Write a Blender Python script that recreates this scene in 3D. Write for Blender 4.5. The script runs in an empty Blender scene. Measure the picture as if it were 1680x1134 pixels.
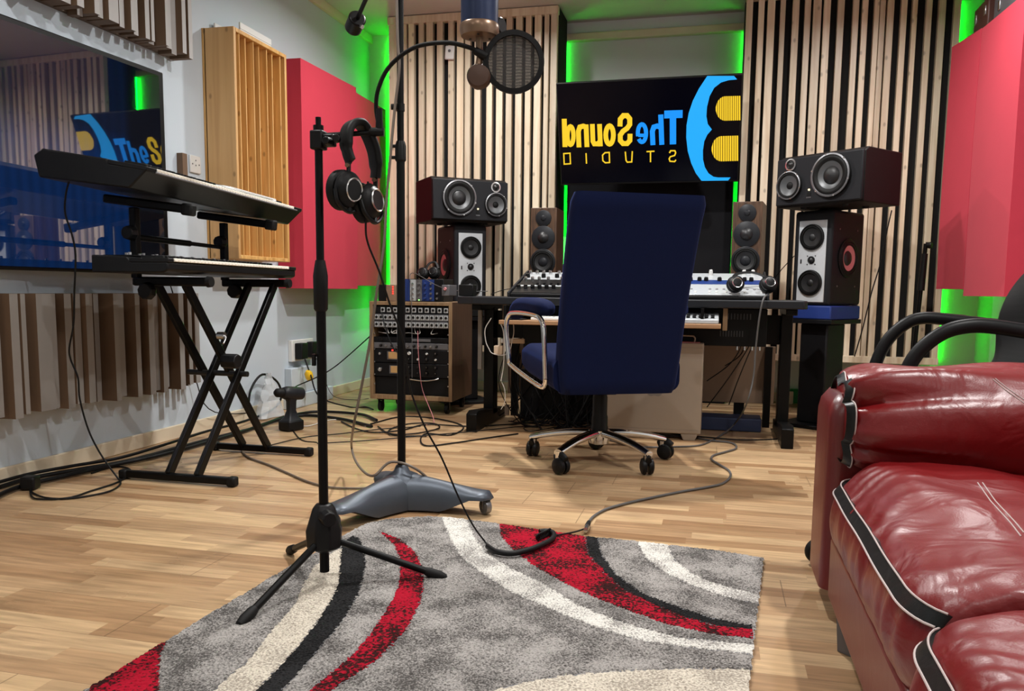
import bpy, math, random
import numpy as np
from mathutils import Matrix, Vector
random.seed(7)
R_ = math.radians
scn = bpy.context.scene
COL = scn.collection
# ------------------------------------------------------------------ camera model (fitted to the photograph)
F, CX, CY, H = 1356.9, 840.0, 625.4, 0.78
def _rot(yaw, pitch, roll):
    c, s = math.cos(yaw), math.sin(yaw)
    r = Vector((c, s, 0)); f = Vector((-s, c, 0)); u = Vector((0, 0, 1))
    f2 = f*math.cos(pitch)-u*math.sin(pitch); u2 = u*math.cos(pitch)+f*math.sin(pitch)
    c, s = math.cos(roll), math.sin(roll)
    return r*c+u2*s, u2*c-r*s, f2
CR, CU, CF = _rot(R_(13.72), R_(6.286), R_(.648))
EYE = Vector((0, 0, H))
def ray(x, y): return CR*((x-CX)/F) + CU*(-(y-CY)/F) + CF
def hit(x, y, ax, val):
    d = ray(x, y); return EYE + d*((val-EYE[ax])/d[ax])
def fl(x, y, z=0.0): return hit(x, y, 2, z)
def atY(x, y, Y): return hit(x, y, 1, Y)
def atX(x, y, X): return hit(x, y, 0, X)
def onp(x, y, o, n):
    d = ray(x, y); return EYE + d*((o-EYE).dot(n)/d.dot(n))
cam = bpy.data.cameras.new('camera'); cam.sensor_width = 36; cam.lens = F/1680*36
cam.shift_y = (CY-567)/1680; cam.clip_start = .02
co = bpy.data.objects.new('camera', cam); COL.objects.link(co)
co.matrix_world = Matrix((( CR.x, CU.x, -CF.x, 0), (CR.y, CU.y, -CF.y, 0), (CR.z, CU.z, -CF.z, H), (0, 0, 0, 1)))
scn.camera = co
# ------------------------------------------------------------------ materials
MT = {}
def nd(t, ty, **k):
    n = t.nodes.new(ty)
    for a, b in k.items():
        if a in n.inputs: n.inputs[a].default_value = b
        else: setattr(n, a, b)
    return n
def base(name, col=(.5, .5, .5), rough=.5, metal=0., **k):
    m = bpy.data.materials.new(name); m.use_nodes = True; t = m.node_tree
    b = t.nodes['Principled BSDF']
    b.inputs['Base Color'].default_value = (*col, 1); b.inputs['Roughness'].default_value = rough
    b.inputs['Metallic'].default_value = metal
    for a, v in k.items(): b.inputs[a.replace('_', ' ')].default_value = v
    MT[name] = m
    return m, t, b
def vary(name, col, rough=.5, metal=0., amt=.12, scale=30., bump=0., bscale=200., stretch=(1, 1, 1), **k):
    """colour varied by noise, optional noise bump"""
    m, t, b = base(name, col, rough, metal, **k)
    tc = nd(t, 'ShaderNodeTexCoord'); mp = nd(t, 'ShaderNodeMapping'); mp.inputs['Scale'].default_value = stretch
    t.links.new(tc.outputs['Object'], mp.inputs['Vector'])
    n = nd(t, 'ShaderNodeTexNoise', Scale=scale, Detail=4.)
    t.links.new(mp.outputs[0], n.inputs['Vector'])
    mx = nd(t, 'ShaderNodeMix', data_type='RGBA')
    mx.inputs['A'].default_value = (*[max(0, c*(1-amt)) for c in col], 1); mx.inputs['B'].default_value = (*[min(1, c*(1+amt)) for c in col], 1)
    t.links.new(n.outputs['Fac'], mx.inputs['Factor']); t.links.new(mx.outputs['Result'], b.inputs['Base Color'])
    if bump:
        n2 = nd(t, 'ShaderNodeTexNoise', Scale=bscale, Detail=3.)
        t.links.new(mp.outputs[0], n2.inputs['Vector'])
        bp = nd(t, 'ShaderNodeBump', Strength=bump, Distance=.002)
        t.links.new(n2.outputs['Fac'], bp.inputs['Height']); t.links.new(bp.outputs[0], b.inputs['Normal'])
    return m
def emis(name, col, s):
    m, t, b = base(name, (0, 0, 0), .5)
    b.inputs['Emission Color'].default_value = (*col, 1); b.inputs['Emission Strength'].default_value = s
    return m
def wood(name, c1, c2, along=2, rough=.45, scale=14., island=.0, knots=True, spec=.5):
    m, t, b = base(name, c1, rough); b.inputs['Specular IOR Level'].default_value = spec
    tc = nd(t, 'ShaderNodeTexCoord'); mp = nd(t, 'ShaderNodeMapping')
    s = [1., 1., 1.]; s[along] = .06; mp.inputs['Scale'].default_value = s
    t.links.new(tc.outputs['Object'], mp.inputs['Vector'])
    n = nd(t, 'ShaderNodeTexNoise', Scale=scale*3, Detail=5., Distortion=.6); n.noise_dimensions = '4D'
    t.links.new(mp.outputs[0], n.inputs['Vector'])
    g = nd(t, 'ShaderNodeNewGeometry'); mu = nd(t, 'ShaderNodeMath', operation='MULTIPLY'); mu.inputs[1].default_value = 40
    t.links.new(g.outputs['Random Per Island'], mu.inputs[0]); t.links.new(mu.outputs[0], n.inputs['W'])
    r = nd(t, 'ShaderNodeValToRGB'); r.color_ramp.elements[0].color = (*c2, 1); r.color_ramp.elements[1].color = (*c1, 1)
    r.color_ramp.elements[0].position = .32; r.color_ramp.elements[1].position = .62
    t.links.new(n.outputs['Fac'], r.inputs[0])
    last = r.outputs[0]
    if knots:
        sp = nd(t, 'ShaderNodeSeparateXYZ'); t.links.new(tc.outputs['Object'], sp.inputs[0])
        ad = nd(t, 'ShaderNodeMath', operation='ADD'); t.links.new(sp.outputs['X'], ad.inputs[0]); t.links.new(sp.outputs['Y'], ad.inputs[1])
        ml = nd(t, 'ShaderNodeMath', operation='MULTIPLY'); ml.inputs[1].default_value = .6; t.links.new(sp.outputs['Z'], ml.inputs[0])
        mp2 = nd(t, 'ShaderNodeCombineXYZ'); t.links.new(ad.outputs[0], mp2.inputs[0]); t.links.new(ml.outputs[0], mp2.inputs[1])
        v = nd(t, 'ShaderNodeTexVoronoi', Scale=7.); v.voronoi_dimensions = '2D'; t.links.new(mp2.outputs[0], v.inputs['Vector'])
        kr = nd(t, 'ShaderNodeValToRGB'); kr.color_ramp.elements[0].color = (.6, .6, .6, 1); kr.color_ramp.elements[0].position = .03
        kr.color_ramp.elements[1].color = (0, 0, 0, 1); kr.color_ramp.elements[1].position = .075
        t.links.new(v.outputs['Distance'], kr.inputs[0])
        kx = nd(t, 'ShaderNodeMix', data_type='RGBA'); kx.inputs['B'].default_value = (*[c*.35 for c in c2], 1)
        t.links.new(kr.outputs[0], kx.inputs['Factor']); t.links.new(last, kx.inputs['A']); last = kx.outputs['Result']
    if island:
        hs = nd(t, 'ShaderNodeHueSaturation'); ma = nd(t, 'ShaderNodeMapRange')
        ma.inputs['To Min'].default_value = 1-island; ma.inputs['To Max'].default_value = 1+island*.6
        t.links.new(g.outputs['Random Per Island'], ma.inputs['Value']); t.links.new(ma.outputs[0], hs.inputs['Value'])
        t.links.new(last, hs.inputs['Color']); last = hs.outputs[0]
    t.links.new(last, b.inputs['Base Color'])
    return m

vary('wall_paint', (.54, .61, .67), .75, amt=.03, scale=3, bump=.15, bscale=120)
vary('wall_white', (.66, .69, .70), .75, amt=.03, scale=3, bump=.1, bscale=120)
vary('ceiling_paint', (.60, .59, .56), .85, amt=.04, scale=2)
vary('pale_wood', (.72, .62, .46), .5, amt=.1, scale=8, stretch=(1, .2, 1))
wood('slat_wood', (.85, .74, .565), (.68, .535, .365), 2, .38, 12, island=.22)
wood('pine', (.78, .47, .17), (.52, .26, .07), 2, .4, 12, island=.12)
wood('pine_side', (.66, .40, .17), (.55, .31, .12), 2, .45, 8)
wood('walnut', (.11, .055, .028), (.03, .014, .008), 2, .4, 40, knots=False)
wood('oak_frame', (.30, .19, .10), (.18, .11, .055), 2, .5, 20, knots=False)
wood('rack_side', (.085, .04, .022), (.05, .022, .012), 2, .5, 16, knots=False)
wood('tray_wood', (.40, .22, .11), (.28, .15, .07), 0, .5, 20, knots=False)
vary('board', (.24, .155, .10), .6, amt=.12, scale=6)
vary('black_void', (.006, .006, .008), .8, amt=.1)
vary('black_felt', (.012, .012, .012), .9, amt=.1)
vary('black_metal', (.004, .004, .004), .38, amt=.1, metal=.3)
vary('black_plastic', (.006, .006, .0065), .42, amt=.15)
vary('black_rubber', (.005, .005, .005), .6, amt=.1)
vary('welt', (.50, .42, .40), .5)
vary('cable_black', (.005, .005, .0055), .5, amt=.1)
vary('cable_tan', (.14, .11, .085), .5, amt=.1)
vary('cable_grey', (.09, .09, .09), .5, amt=.1)
vary('cable_white', (.6, .58, .54), .5, amt=.05)
vary('dark_satin', (.014, .015, .018), .42, amt=.06, bump=.05, bscale=600)
vary('speaker_body', (.012, .0125, .015), .5, amt=.06, bump=.1, bscale=500)
vary('mahogany', (.006, .004, .0038), .4, amt=.2)
vary('cone_grey', (.10, .105, .11), .38, amt=.1, metal=.3)
vary('cone_black', (.010, .010, .011), .45, amt=.1)
vary('surround', (.005, .005, .005), .55, amt=.1)
vary('ring_grey', (.20, .20, .21), .35, amt=.1, metal=.6)
vary('panel_silver', (.62, .65, .68), .38, amt=.06, metal=.15, scale=90)
vary('silver', (.66, .66, .66), .25, amt=.05, metal=1.)
vary('chrome', (.78, .78, .78), .09, amt=.02, metal=1.)
vary('steel_dark', (.05, .05, .05), .35, amt=.1, metal=.8)
vary('cone_red', (.60, .22, .24), .45, amt=.05)
vary('brass', (.22, .14, .09), .32, amt=.06, metal=.6)
vary('brass_dark', (.07, .035, .022), .45, amt=.06, metal=.2)
vary('mic_blue', (.010, .022, .07), .35, amt=.08, metal=.2)
vary('white_plastic', (.72, .72, .70), .4, amt=.03)
vary('ivory', (.86, .82, .72), .3, amt=.02)
vary('paper', (.8, .82, .84), .6, amt=.03)
vary('grey_plastic', (.30, .30, .31), .45, amt=.05)
vary('base_metal', (.075, .088, .108), .42, amt=.15, metal=.55, scale=12, bump=.12, bscale=300)
vary('blue_gear', (.012, .035, .17), .4, amt=.05)
vary('blue_pad', (.006, .03, .20), .6, amt=.2, scale=8)
vary('plug_yellow', (.9, .55, .02), .4)
vary('beige_plastic', (.55, .42, .30), .5)
vary('green_plastic', (.01, .2, .06), .5)
vary('gear_face', (.006, .006, .007), .4)
vary('gear_grey', (.13, .13, .14), .45, metal=.3)
vary('gear_silver', (.55, .58, .60), .35, metal=.3, scale=60)
vary('vu_amber', (.50, .30, .12), .4)
vary('pc_alu', (.36, .30, .24), .45, metal=.15, amt=.03)
vary('logo_grey', (.24, .22, .20), .4, metal=.2)
vary('case_brown', (.10, .04, .03), .45)
vary('blue_box', (.01, .02, .06), .5)
vary('stand_black', (.006, .006, .007), .45)
emis('led_green', (.0, 1., .02), 45.)
emis('led_green_corner', (.0, 1., .012), 42.)
emis('led_red', (1., .03, .02), 4.)
emis('led_small_green', (.3, 1., .2), 3.)
emis('led_white', (1., .85, .5), 2.)
emis('lamp_glow', (1., .95, .88), 12.)
emis('screen_blue', (.0, .30, 1.), 1.18)
emis('screen_blue_pale', (.01, .42, 1.), 1.18)
emis('screen_yellow', (1., .64, .02), 1.18)
m, t, b = base('screen_black', (.001, .001, .004), .2); b.inputs['Specular IOR Level'].default_value = .15
# television on the left wall: banded dark blue emission, weaker higher up and at the far end, glossy front
m, t, b = base('screen_wall', (.004, .005, .010), .02); b.inputs['IOR'].default_value = 3.6
tc = nd(t, 'ShaderNodeTexCoord'); sp = nd(t, 'ShaderNodeSeparateXYZ'); t.links.new(tc.outputs['Object'], sp.inputs[0])
mr = nd(t, 'ShaderNodeMapRange'); mr.inputs['From Min'].default_value = .50; mr.inputs['From Max'].default_value = .62
mr.inputs['To Min'].default_value = 1.; mr.inputs['To Max'].default_value = .25
t.links.new(sp.outputs['Z'], mr.inputs['Value'])
wv = nd(t, 'ShaderNodeTexWave', Scale=6., Distortion=1.2); wv.bands_direction = 'X'; wv.inputs['Detail'].default_value = 1.
t.links.new(tc.outputs['Object'], wv.inputs['Vector'])
m2 = nd(t, 'ShaderNodeMapRange'); m2.inputs['To Min'].default_value = .75; m2.inputs['To Max'].default_value = 1.
t.links.new(wv.outputs['Fac'], m2.inputs['Value'])
mm = nd(t, 'ShaderNodeMath', operation='MULTIPLY'); t.links.new(mr.outputs[0], mm.inputs[0]); t.links.new(m2.outputs[0], mm.inputs[1])
my = nd(t, 'ShaderNodeMapRange'); my.inputs['From Min'].default_value = 1.24; my.inputs['From Max'].default_value = 1.28
my.inputs['To Min'].default_value = 1.; my.inputs['To Max'].default_value = .03
t.links.new(sp.outputs['X'], my.inputs['Value'])
mm2 = nd(t, 'ShaderNodeMath', operation='MULTIPLY'); t.links.new(mm.outputs[0], mm2.inputs[0]); t.links.new(my.outputs[0], mm2.inputs[1])
m3 = nd(t, 'ShaderNodeMath', operation='MULTIPLY'); m3.inputs[1].default_value = .10
t.links.new(mm2.outputs[0], m3.inputs[0]); b.inputs['Emission Color'].default_value = (.02, .17, .75, 1)
t.links.new(m3.outputs[0], b.inputs['Emission Strength'])

# parquet floor: narrow staves running along X
m, t, b = base('parquet', (.6, .42, .25), .34)
def mth(op, a, bb=None):
    n = nd(t, 'ShaderNodeMath', operation=op)
    for i, v in enumerate((a, bb)):
        if v is None: continue
        if isinstance(v, (int, float)): n.inputs[i].default_value = v
        else: t.links.new(v, n.inputs[i])
    return n.outputs[0]
tc = nd(t, 'ShaderNodeTexCoord'); sp = nd(t, 'ShaderNodeSeparateXYZ'); t.links.new(tc.outputs['Object'], sp.inputs[0])
row = mth('FLOOR', mth('DIVIDE', sp.outputs['Y'], .066))
wn = nd(t, 'ShaderNodeTexWhiteNoise'); wn.noise_dimensions = '1D'; t.links.new(row, wn.inputs['W'])
xs = mth('ADD', mth('DIVIDE', sp.outputs['X'], .43), mth('MULTIPLY', wn.outputs['Value'], 7.3))
colm = mth('FLOOR', xs)
cb = nd(t, 'ShaderNodeCombineXYZ'); t.links.new(row, cb.inputs[0]); t.links.new(colm, cb.inputs[1])
wn2 = nd(t, 'ShaderNodeTexWhiteNoise'); wn2.noise_dimensions = '3D'; t.links.new(cb.outputs[0], wn2.inputs['Vector'])
rp = nd(t, 'ShaderNodeValToRGB'); e = rp.color_ramp
e.elements[0].color = (.30, .168, .080, 1); e.elements[1].color = (.59, .40, .215, 1)
x = e.elements.new(.35); x.color = (.42, .262, .138, 1); x = e.elements.new(.7); x.color = (.50, .335, .185, 1)
t.links.new(wn2.outputs['Value'], rp.inputs[0])
mp = nd(t, 'ShaderNodeMapping'); mp.inputs['Scale'].default_value = (2.2, 26, 1); t.links.new(tc.outputs['Object'], mp.inputs['Vector'])
ad = nd(t, 'ShaderNodeVectorMath', operation='ADD'); t.links.new(mp.outputs[0], ad.inputs[0]); t.links.new(wn2.outputs['Color'], ad.inputs[1])
ns = nd(t, 'ShaderNodeTexNoise', Scale=2.4, Detail=6., Distortion=.4); t.links.new(ad.outputs[0], ns.inputs['Vector'])
hs = nd(t, 'ShaderNodeHueSaturation'); mr = nd(t, 'ShaderNodeMapRange'); mr.inputs['From Min'].default_value = .3; mr.inputs['From Max'].default_value = .7
mr.inputs['To Min'].default_value = .74; mr.inputs['To Max'].default_value = 1.2
t.links.new(ns.outputs['Fac'], mr.inputs['Value']); t.links.new(mr.outputs[0], hs.inputs['Value']); t.links.new(rp.outputs[0], hs.inputs['Color'])
fy = mth('FRACT', mth('DIVIDE', sp.outputs['Y'], .198)); fx = mth('FRACT', xs)
ly = mth('LESS_THAN', fy, .008)
row3 = mth('FLOOR', mth('DIVIDE', sp.outputs['Y'], .198))
wn3 = nd(t, 'ShaderNodeTexWhiteNoise'); wn3.noise_dimensions = '1D'; t.links.new(row3, wn3.inputs['W'])
fx3 = mth('FRACT', mth('ADD', mth('DIVIDE', sp.outputs['X'], 1.29), mth('MULTIPLY', wn3.outputs['Value'], 9.)))
lx = mth('LESS_THAN', fx3, .0022)
ln = mth('MAXIMUM', ly, lx)
mxl = nd(t, 'ShaderNodeMix', data_type='RGBA'); mxl.inputs['B'].default_value = (.10, .06, .03, 1)
t.links.new(mth('MULTIPLY', ln, .6), mxl.inputs['Factor']); t.links.new(hs.outputs[0], mxl.inputs['A'])
# scuffed, worn varnish patches
wr = nd(t, 'ShaderNodeTexNoise', Scale=1.3, Detail=5.); t.links.new(tc.outputs['Object'], wr.inputs['Vector'])
wrr = nd(t, 'ShaderNodeMapRange'); wrr.inputs['From Min'].default_value = .35; wrr.inputs['From Max'].default_value = .7
wrr.inputs['To Min'].default_value = .26; wrr.inputs['To Max'].default_value = .44
t.links.new(wr.outputs['Fac'], wrr.inputs['Value']); t.links.new(wrr.outputs[0], b.inputs['Roughness'])
t.links.new(mxl.outputs['Result'], b.inputs['Base Color'])

def pile(name, c1, c2, scale=160., thr=(.42, .58), big=.5, c3=None):
    m, t, b = base(name, c1, .95); b.inputs['Specular IOR Level'].default_value = .1
    tc = nd(t, 'ShaderNodeTexCoord')
    n = nd(t, 'ShaderNodeTexNoise', Scale=scale, Detail=2.); t.links.new(tc.outputs['Object'], n.inputs['Vector'])
    n2 = nd(t, 'ShaderNodeTexNoise', Scale=9., Detail=3.); t.links.new(tc.outputs['Object'], n2.inputs['Vector'])
    a = nd(t, 'ShaderNodeMath', operation='MULTIPLY_ADD'); a.inputs[1].default_value = big
    sb = nd(t, 'ShaderNodeMath', operation='SUBTRACT'); sb.inputs[1].default_value = .5
    t.links.new(n2.outputs['Fac'], sb.inputs[0]); t.links.new(sb.outputs[0], a.inputs[0]); t.links.new(n.outputs['Fac'], a.inputs[2])
    r = nd(t, 'ShaderNodeValToRGB'); r.color_ramp.elements[0].color = (*c2, 1); r.color_ramp.elements[1].color = (*c1, 1)
    r.color_ramp.elements[0].position = thr[0]; r.color_ramp.elements[1].position = thr[1]
    t.links.new(a.outputs[0], r.inputs[0]); t.links.new(r.outputs[0], b.inputs['Base Color'])
    bp = nd(t, 'ShaderNodeBump', Strength=.7, Distance=.004); t.links.new(n.outputs['Fac'], bp.inputs['Height']); t.links.new(bp.outputs[0], b.inputs['Normal'])
pile('pile_grey', (.37, .35, .33), (.080, .074, .070), 240, (.34, .66), .8)
pile('pile_white', (.68, .66, .61), (.26, .245, .23), 200, (.36, .56), .8)
pile('pile_cream', (.66, .60, .50), (.33, .29, .24), 190, (.36, .6), .5)
pile('pile_black', (.022, .022, .023), (.008, .008, .008), 190)
pile('pile_red', (.36, .006, .022), (.030, .008, .008), 130, (.42, .56), .9)

def cloth(name, col, rough=.8, sheen=.4, bump=.25, bscale=400, tint=None):
    m = vary(name, col, rough, amt=.06, scale=6, bump=bump, bscale=bscale)
    b = m.node_tree.nodes['Principled BSDF']; b.inputs['Sheen Weight'].default_value = sheen
    b.inputs['Sheen Roughness'].default_value = .35
    if tint: b.inputs['Sheen Tint'].default_value = (*tint, 1)
    b.inputs['Specular IOR Level'].default_value = .2
cloth('velvet_blue', (.0008, .0050, .036), .9, .10, tint=(.05, .2, 1.))
cloth('red_fabric', (.57, .046, .078), .85, .15)
cloth('black_cloth', (.004, .005, .006), .6, .03)
cloth('headband', (.005, .005, .005), .55, .05)
def leather(name, col, rough, wr=.5):
    m, t, b = base(name, col, rough); b.inputs['Coat Weight'].default_value = .12; b.inputs['Coat Roughness'].default_value = .3
    tc = nd(t, 'ShaderNodeTexCoord')
    n = nd(t, 'ShaderNodeTexNoise', Scale=8., Detail=2.5, Distortion=1.6); t.links.new(tc.outputs['Object'], n.inputs['Vector'])
    v = nd(t, 'ShaderNodeTexVoronoi', Scale=320.); t.links.new(tc.outputs['Object'], v.inputs['Vector'])
    b1 = nd(t, 'ShaderNodeBump', Strength=wr, Distance=.012); t.links.new(n.outputs['Fac'], b1.inputs['Height'])
    b2 = nd(t, 'ShaderNodeBump', Strength=.10, Distance=.001); t.links.new(v.outputs['Distance'], b2.inputs['Height']); t.links.new(b1.outputs[0], b2.inputs['Normal'])
    t.links.new(b2.outputs[0], b.inputs['Normal']); t.links.new(b2.outputs[0], b.inputs['Coat Normal'])
    n3 = nd(t, 'ShaderNodeTexNoise', Scale=3., Detail=3.); t.links.new(tc.outputs['Object'], n3.inputs['Vector'])
    mx = nd(t, 'ShaderNodeMix', data_type='RGBA'); mx.inputs['A'].default_value = (*[c*.8 for c in col], 1); mx.inputs['B'].default_value = (*[c*1.15 for c in col], 1)
    t.links.new(n3.outputs['Fac'], mx.inputs['Factor']); t.links.new(mx.outputs['Result'], b.inputs['Base Color'])
leather('leather_red', (.170, .0030, .0045), .37, .5)
leather('leather_flat', (.14, .006, .006), .38, .10)
leather('leather_black', (.008, .009, .009), .4, .3)
# pop filter gauze
m, t, b = base('gauze', (.022, .020, .019), .7)
tr = nd(t, 'ShaderNodeBsdfTransparent'); ms = nd(t, 'ShaderNodeMixShader'); out = t.nodes['Material Output']
tc = nd(t, 'ShaderNodeTexCoord'); wv = nd(t, 'ShaderNodeTexWave', Scale=45., Distortion=5.); wv.inputs['Detail'].default_value = 2.; wv.inputs['Detail Scale'].default_value = .6
wv.bands_direction = 'Z'
t.links.new(tc.outputs['Object'], wv.inputs['Vector'])
mr = nd(t, 'ShaderNodeMapRange'); mr.inputs['To Min'].default_value = .97; mr.inputs['To Max'].default_value = .90; t.links.new(wv.outputs['Fac'], mr.inputs['Value'])
t.links.new(mr.outputs[0], ms.inputs[0]); t.links.new(tr.outputs[0], ms.inputs[1]); t.links.new(b.outputs[0], ms.inputs[2]); t.links.new(ms.outputs[0], out.inputs[0])

# ------------------------------------------------------------------ mesh building
WM = {}   # world matrix of every thing / part
I4 = Matrix.Identity(4)
def frame(o, x, z=None, y=None):
    """right handed frame: x axis, then z (or y) as second axis"""
    x = Vector(x).normalized()
    if z is not None:
        z = Vector(z); z = (z-x*z.dot(x)).normalized(); y = z.cross(x)
    else:
        y = Vector(y); y = (y-x*y.dot(x)).normalized(); z = x.cross(y)
    o = Vector(o)
    return Matrix(((x.x, y.x, z.x, o.x), (x.y, y.y, z.y, o.y), (x.z, y.z, z.z, o.z), (0, 0, 0, 1)))
def T(x=0, y=0, z=0, rz=0, rx=0, ry=0):
    return Matrix.Translation((x, y, z)) @ Matrix.Rotation(rz, 4, 'Z') @ Matrix.Rotation(ry, 4, 'Y') @ Matrix.Rotation(rx, 4, 'X')
def smooth_path(pts, n=6):
    P = [Vector(p) for p in pts]
    if len(P) < 3: return P
    out = []
    for i in range(len(P)-1):
        a = P[i-1] if i else P[0]*2-P[1]; b, c = P[i], P[i+1]; d = P[i+2] if i+2 < len(P) else P[-1]*2-P[-2]
        for k in range(n):
            s = k/n
            out.append(.5*((2*b)+(c-a)*s+(2*a-5*b+4*c-d)*s*s+(3*b-a-3*c+d)*s*s*s))
    out.append(P[-1]); return out
class MB:
    def __init__(s, M=I4): s.v = []; s.f = []; s.m = []; s.M = M; s.mi = 0
    def add(s, vs, fs, M=None):
        A = s.M @ M if M is not None else s.M
        o = len(s.v); s.v += [A @ Vector(v) for v in vs]
        for f in fs: s.f.append([i+o for i in f]); s.m.append(s.mi)
        return s
    def box(s, x0, x1, y0, y1, z0, z1, M=None):
        v = [(x, y, z) for z in (z0, z1) for y in (y0, y1) for x in (x0, x1)]
        return s.add(v, [(0, 2, 3, 1), (4, 5, 7, 6), (0, 1, 5, 4), (2, 6, 7, 3), (0, 4, 6, 2), (1, 3, 7, 5)], M)
    def loft(s, secs, caps=True, closed=True, M=None):
        n = len(secs[0]); v = [p for q in secs for p in q]; f = []
        for i in range(len(secs)-1):
            for j in range(n if closed else n-1):
                k = (j+1) % n; f.append((i*n+j, i*n+k, (i+1)*n+k, (i+1)*n+j))
        if caps and closed:
            f.append(tuple(range(n))[::-1]); f.append(tuple((len(secs)-1)*n+j for j in range(n)))
        return s.add(v, f, M)
    def lathe(s, prof, o=(0, 0, 0), ax=(0, 0, 1), seg=24, caps=True):
        """prof: (radius, height along axis)"""
        ax = Vector(ax).normalized(); t = Vector((1, 0, 0)) if abs(ax.x) < .9 else Vector((0, 1, 0))
        u = ax.cross(t).normalized(); w = ax.cross(u); o = Vector(o)
        secs = [[o+ax*h+(u*math.cos(a)+w*math.sin(a))*max(r, 1e-5) for a in [2*math.pi*k/seg for k in range(seg)]] for r, h in prof]
        return s.loft(secs, caps)
    def cyl(s, p0, p1, r0, r1=None, seg=16):
        p0, p1 = Vector(p0), Vector(p1); d = p1-p0
        return s.lathe([(r0, 0), (r0 if r1 is None else r1, d.length)], p0, d, seg)
    def tube(s, pts, r, seg=8, sm=6, rz=None):
        P = smooth_path(pts, sm) if sm else [Vector(p) for p in pts]
        secs = []; pu = None
        for i, p in enumerate(P):
            d = (P[min(i+1, len(P)-1)]-P[max(i-1, 0)])
            if d.length < 1e-7: continue
            d.normalize()
            if pu is None: pu = d.cross(Vector((0, 0, 1)) if abs(d.z) < .9 else Vector((1, 0, 0))).normalized()
            pu = (pu-d*pu.dot(d)).normalized(); w = d.cross(pu)
            rr = r(i/(len(P)-1)) if callable(r) else r; r2 = rr if rz is None else rz
            secs.append([p+pu*math.cos(a)*rr+w*math.sin(a)*r2 for a in [2*math.pi*k/seg for k in range(seg)]])
        return s.loft(secs)
    def bar(s, p0, p1, w, h, up=(0, 0, 1)):
        p0, p1 = Vector(p0), Vector(p1); Fm = frame(p0, p1-p0, z=up)
        return s.box(0, (p1-p0).length, -w/2, w/2, -h/2, h/2, Fm)
    def prism(s, poly, h0, h1, M=None):
        n = len(poly); v = [(p[0], p[1], h0) for p in poly]+[(p[0], p[1], h1) for p in poly]
        f = [tuple(range(n))[::-1], tuple(range(n, 2*n))]+[(i, (i+1) % n, n+(i+1) % n, n+i) for i in range(n)]
        return s.add(v, f, M)
    def ball(s, c, r, seg=20, rings=12, e=1., M=None):
        """superellipsoid; e<1 squares it off"""
        r = (r, r, r) if isinstance(r, (int, float)) else r
        sg = lambda x: math.copysign(abs(x)**e, x)
        secs = []
        for i in range(rings+1):
            a = -math.pi/2+math.pi*i/rings
            secs.append([(c[0]+r[0]*sg(math.cos(a))*sg(math.cos(t)), c[1]+r[1]*sg(math.cos(a))*sg(math.sin(t)), c[2]+r[2]*sg(math.sin(a)))
                         for t in [2*math.pi*k/seg for k in range(seg)]])
        return s.loft(secs, True, True, M)
    def stroke(s, pts, w, h=0., closed=False):
        """flat ribbon in the xy plane along a 2d polyline (z = h)"""
        P = [Vector((p[0], p[1])) for p in pts]; n = len(P); L = []
        for i in range(n):
            a = P[i-1] if (i or closed) else None; c = P[(i+1) % n] if (i < n-1 or closed) else None
            d1 = (P[i]-a).normalized() if a is not None else None; d2 = (c-P[i]).normalized() if c is not None else None
            if d1 is None: d1 = d2
            if d2 is None: d2 = d1
            t = d1+d2; t = t.normalized() if t.length > 1e-6 else d1
            nn = Vector((-t.y, t.x)); k = 1/max(.5, abs(nn.dot(Vector((-d1.y, d1.x))))); L.append((P[i]+nn*w/2*k, P[i]-nn*w/2*k))
        v = [(q.x, q.y, h) for ab in L for q in ab]; f = []
        for i in range(n if closed else n-1):
            j = (i+1) % n; f.append((2*i, 2*i+1, 2*j+1, 2*j))
        return s.add(v, f)
    def build(s, name, mats, parent=None, smooth=35, bevel=0., bseg=2, sub=0, kind=None, label=None, fix=True):
        mats = [mats] if isinstance(mats, str) else mats
        org = WM[parent.name] if parent is not None else I4
        inv = org.inverted()
        me = bpy.data.meshes.new(name)
        if parent is None:      # origin at the base centre
            xs = [v.x for v in s.v]; ys = [v.y for v in s.v]; zs = [v.z for v in s.v]
            c = Vector(((min(xs)+max(xs))/2, (min(ys)+max(ys))/2, min(zs))); org = Matrix.Translation(c); inv = org.inverted()
        me.from_pydata([inv @ v for v in s.v], [], s.f)
        for k in mats: me.materials.append(MT[k])
        if len(mats) > 1: me.polygons.foreach_set('material_index', s.m)
        if fix:
            import bmesh
            bm = bmesh.new(); bm.from_mesh(me); bmesh.ops.recalc_face_normals(bm, faces=bm.faces); bm.to_mesh(me); bm.free()
        me.update()
        if smooth:
            me.shade_smooth()
            try: me.set_sharp_from_angle(angle=R_(smooth))
            except Exception: pass
        o = bpy.data.objects.new(name, me); COL.objects.link(o)
        if parent is not None: o.parent = parent; WM[o.name] = WM[parent.name]
        else: o.matrix_world = org; WM[o.name] = org
        if bevel:
            md = o.modifiers.new('bevel', 'BEVEL'); md.width = bevel; md.segments = bseg; md.limit_method = 'ANGLE'; md.angle_limit = R_(40)
        if sub:
            md = o.modifiers.new('subdivision', 'SUBSURF'); md.levels = sub; md.render_levels = sub
        if kind: o['kind'] = kind
        if label: o['label'] = label
        return o
def thing(name, label, cat, M=I4, group=None):
    if isinstance(M, (tuple, Vector)): M = Matrix.Translation(M)
    o = bpy.data.objects.new(name, None); COL.objects.link(o); o.matrix_world = M; o.empty_display_size = .1
    WM[o.name] = M.copy(); o['label'] = label; o['category'] = cat
    if group: o['group'] = group
    return o
def tag(o, label, cat, group=None):
    o['label'] = label; o['category'] = cat
    if group: o['group'] = group
    return o
def struct(name, mb, mat, **k): return mb.build(name, mat, kind='structure', **k)
_proto = {}
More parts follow.
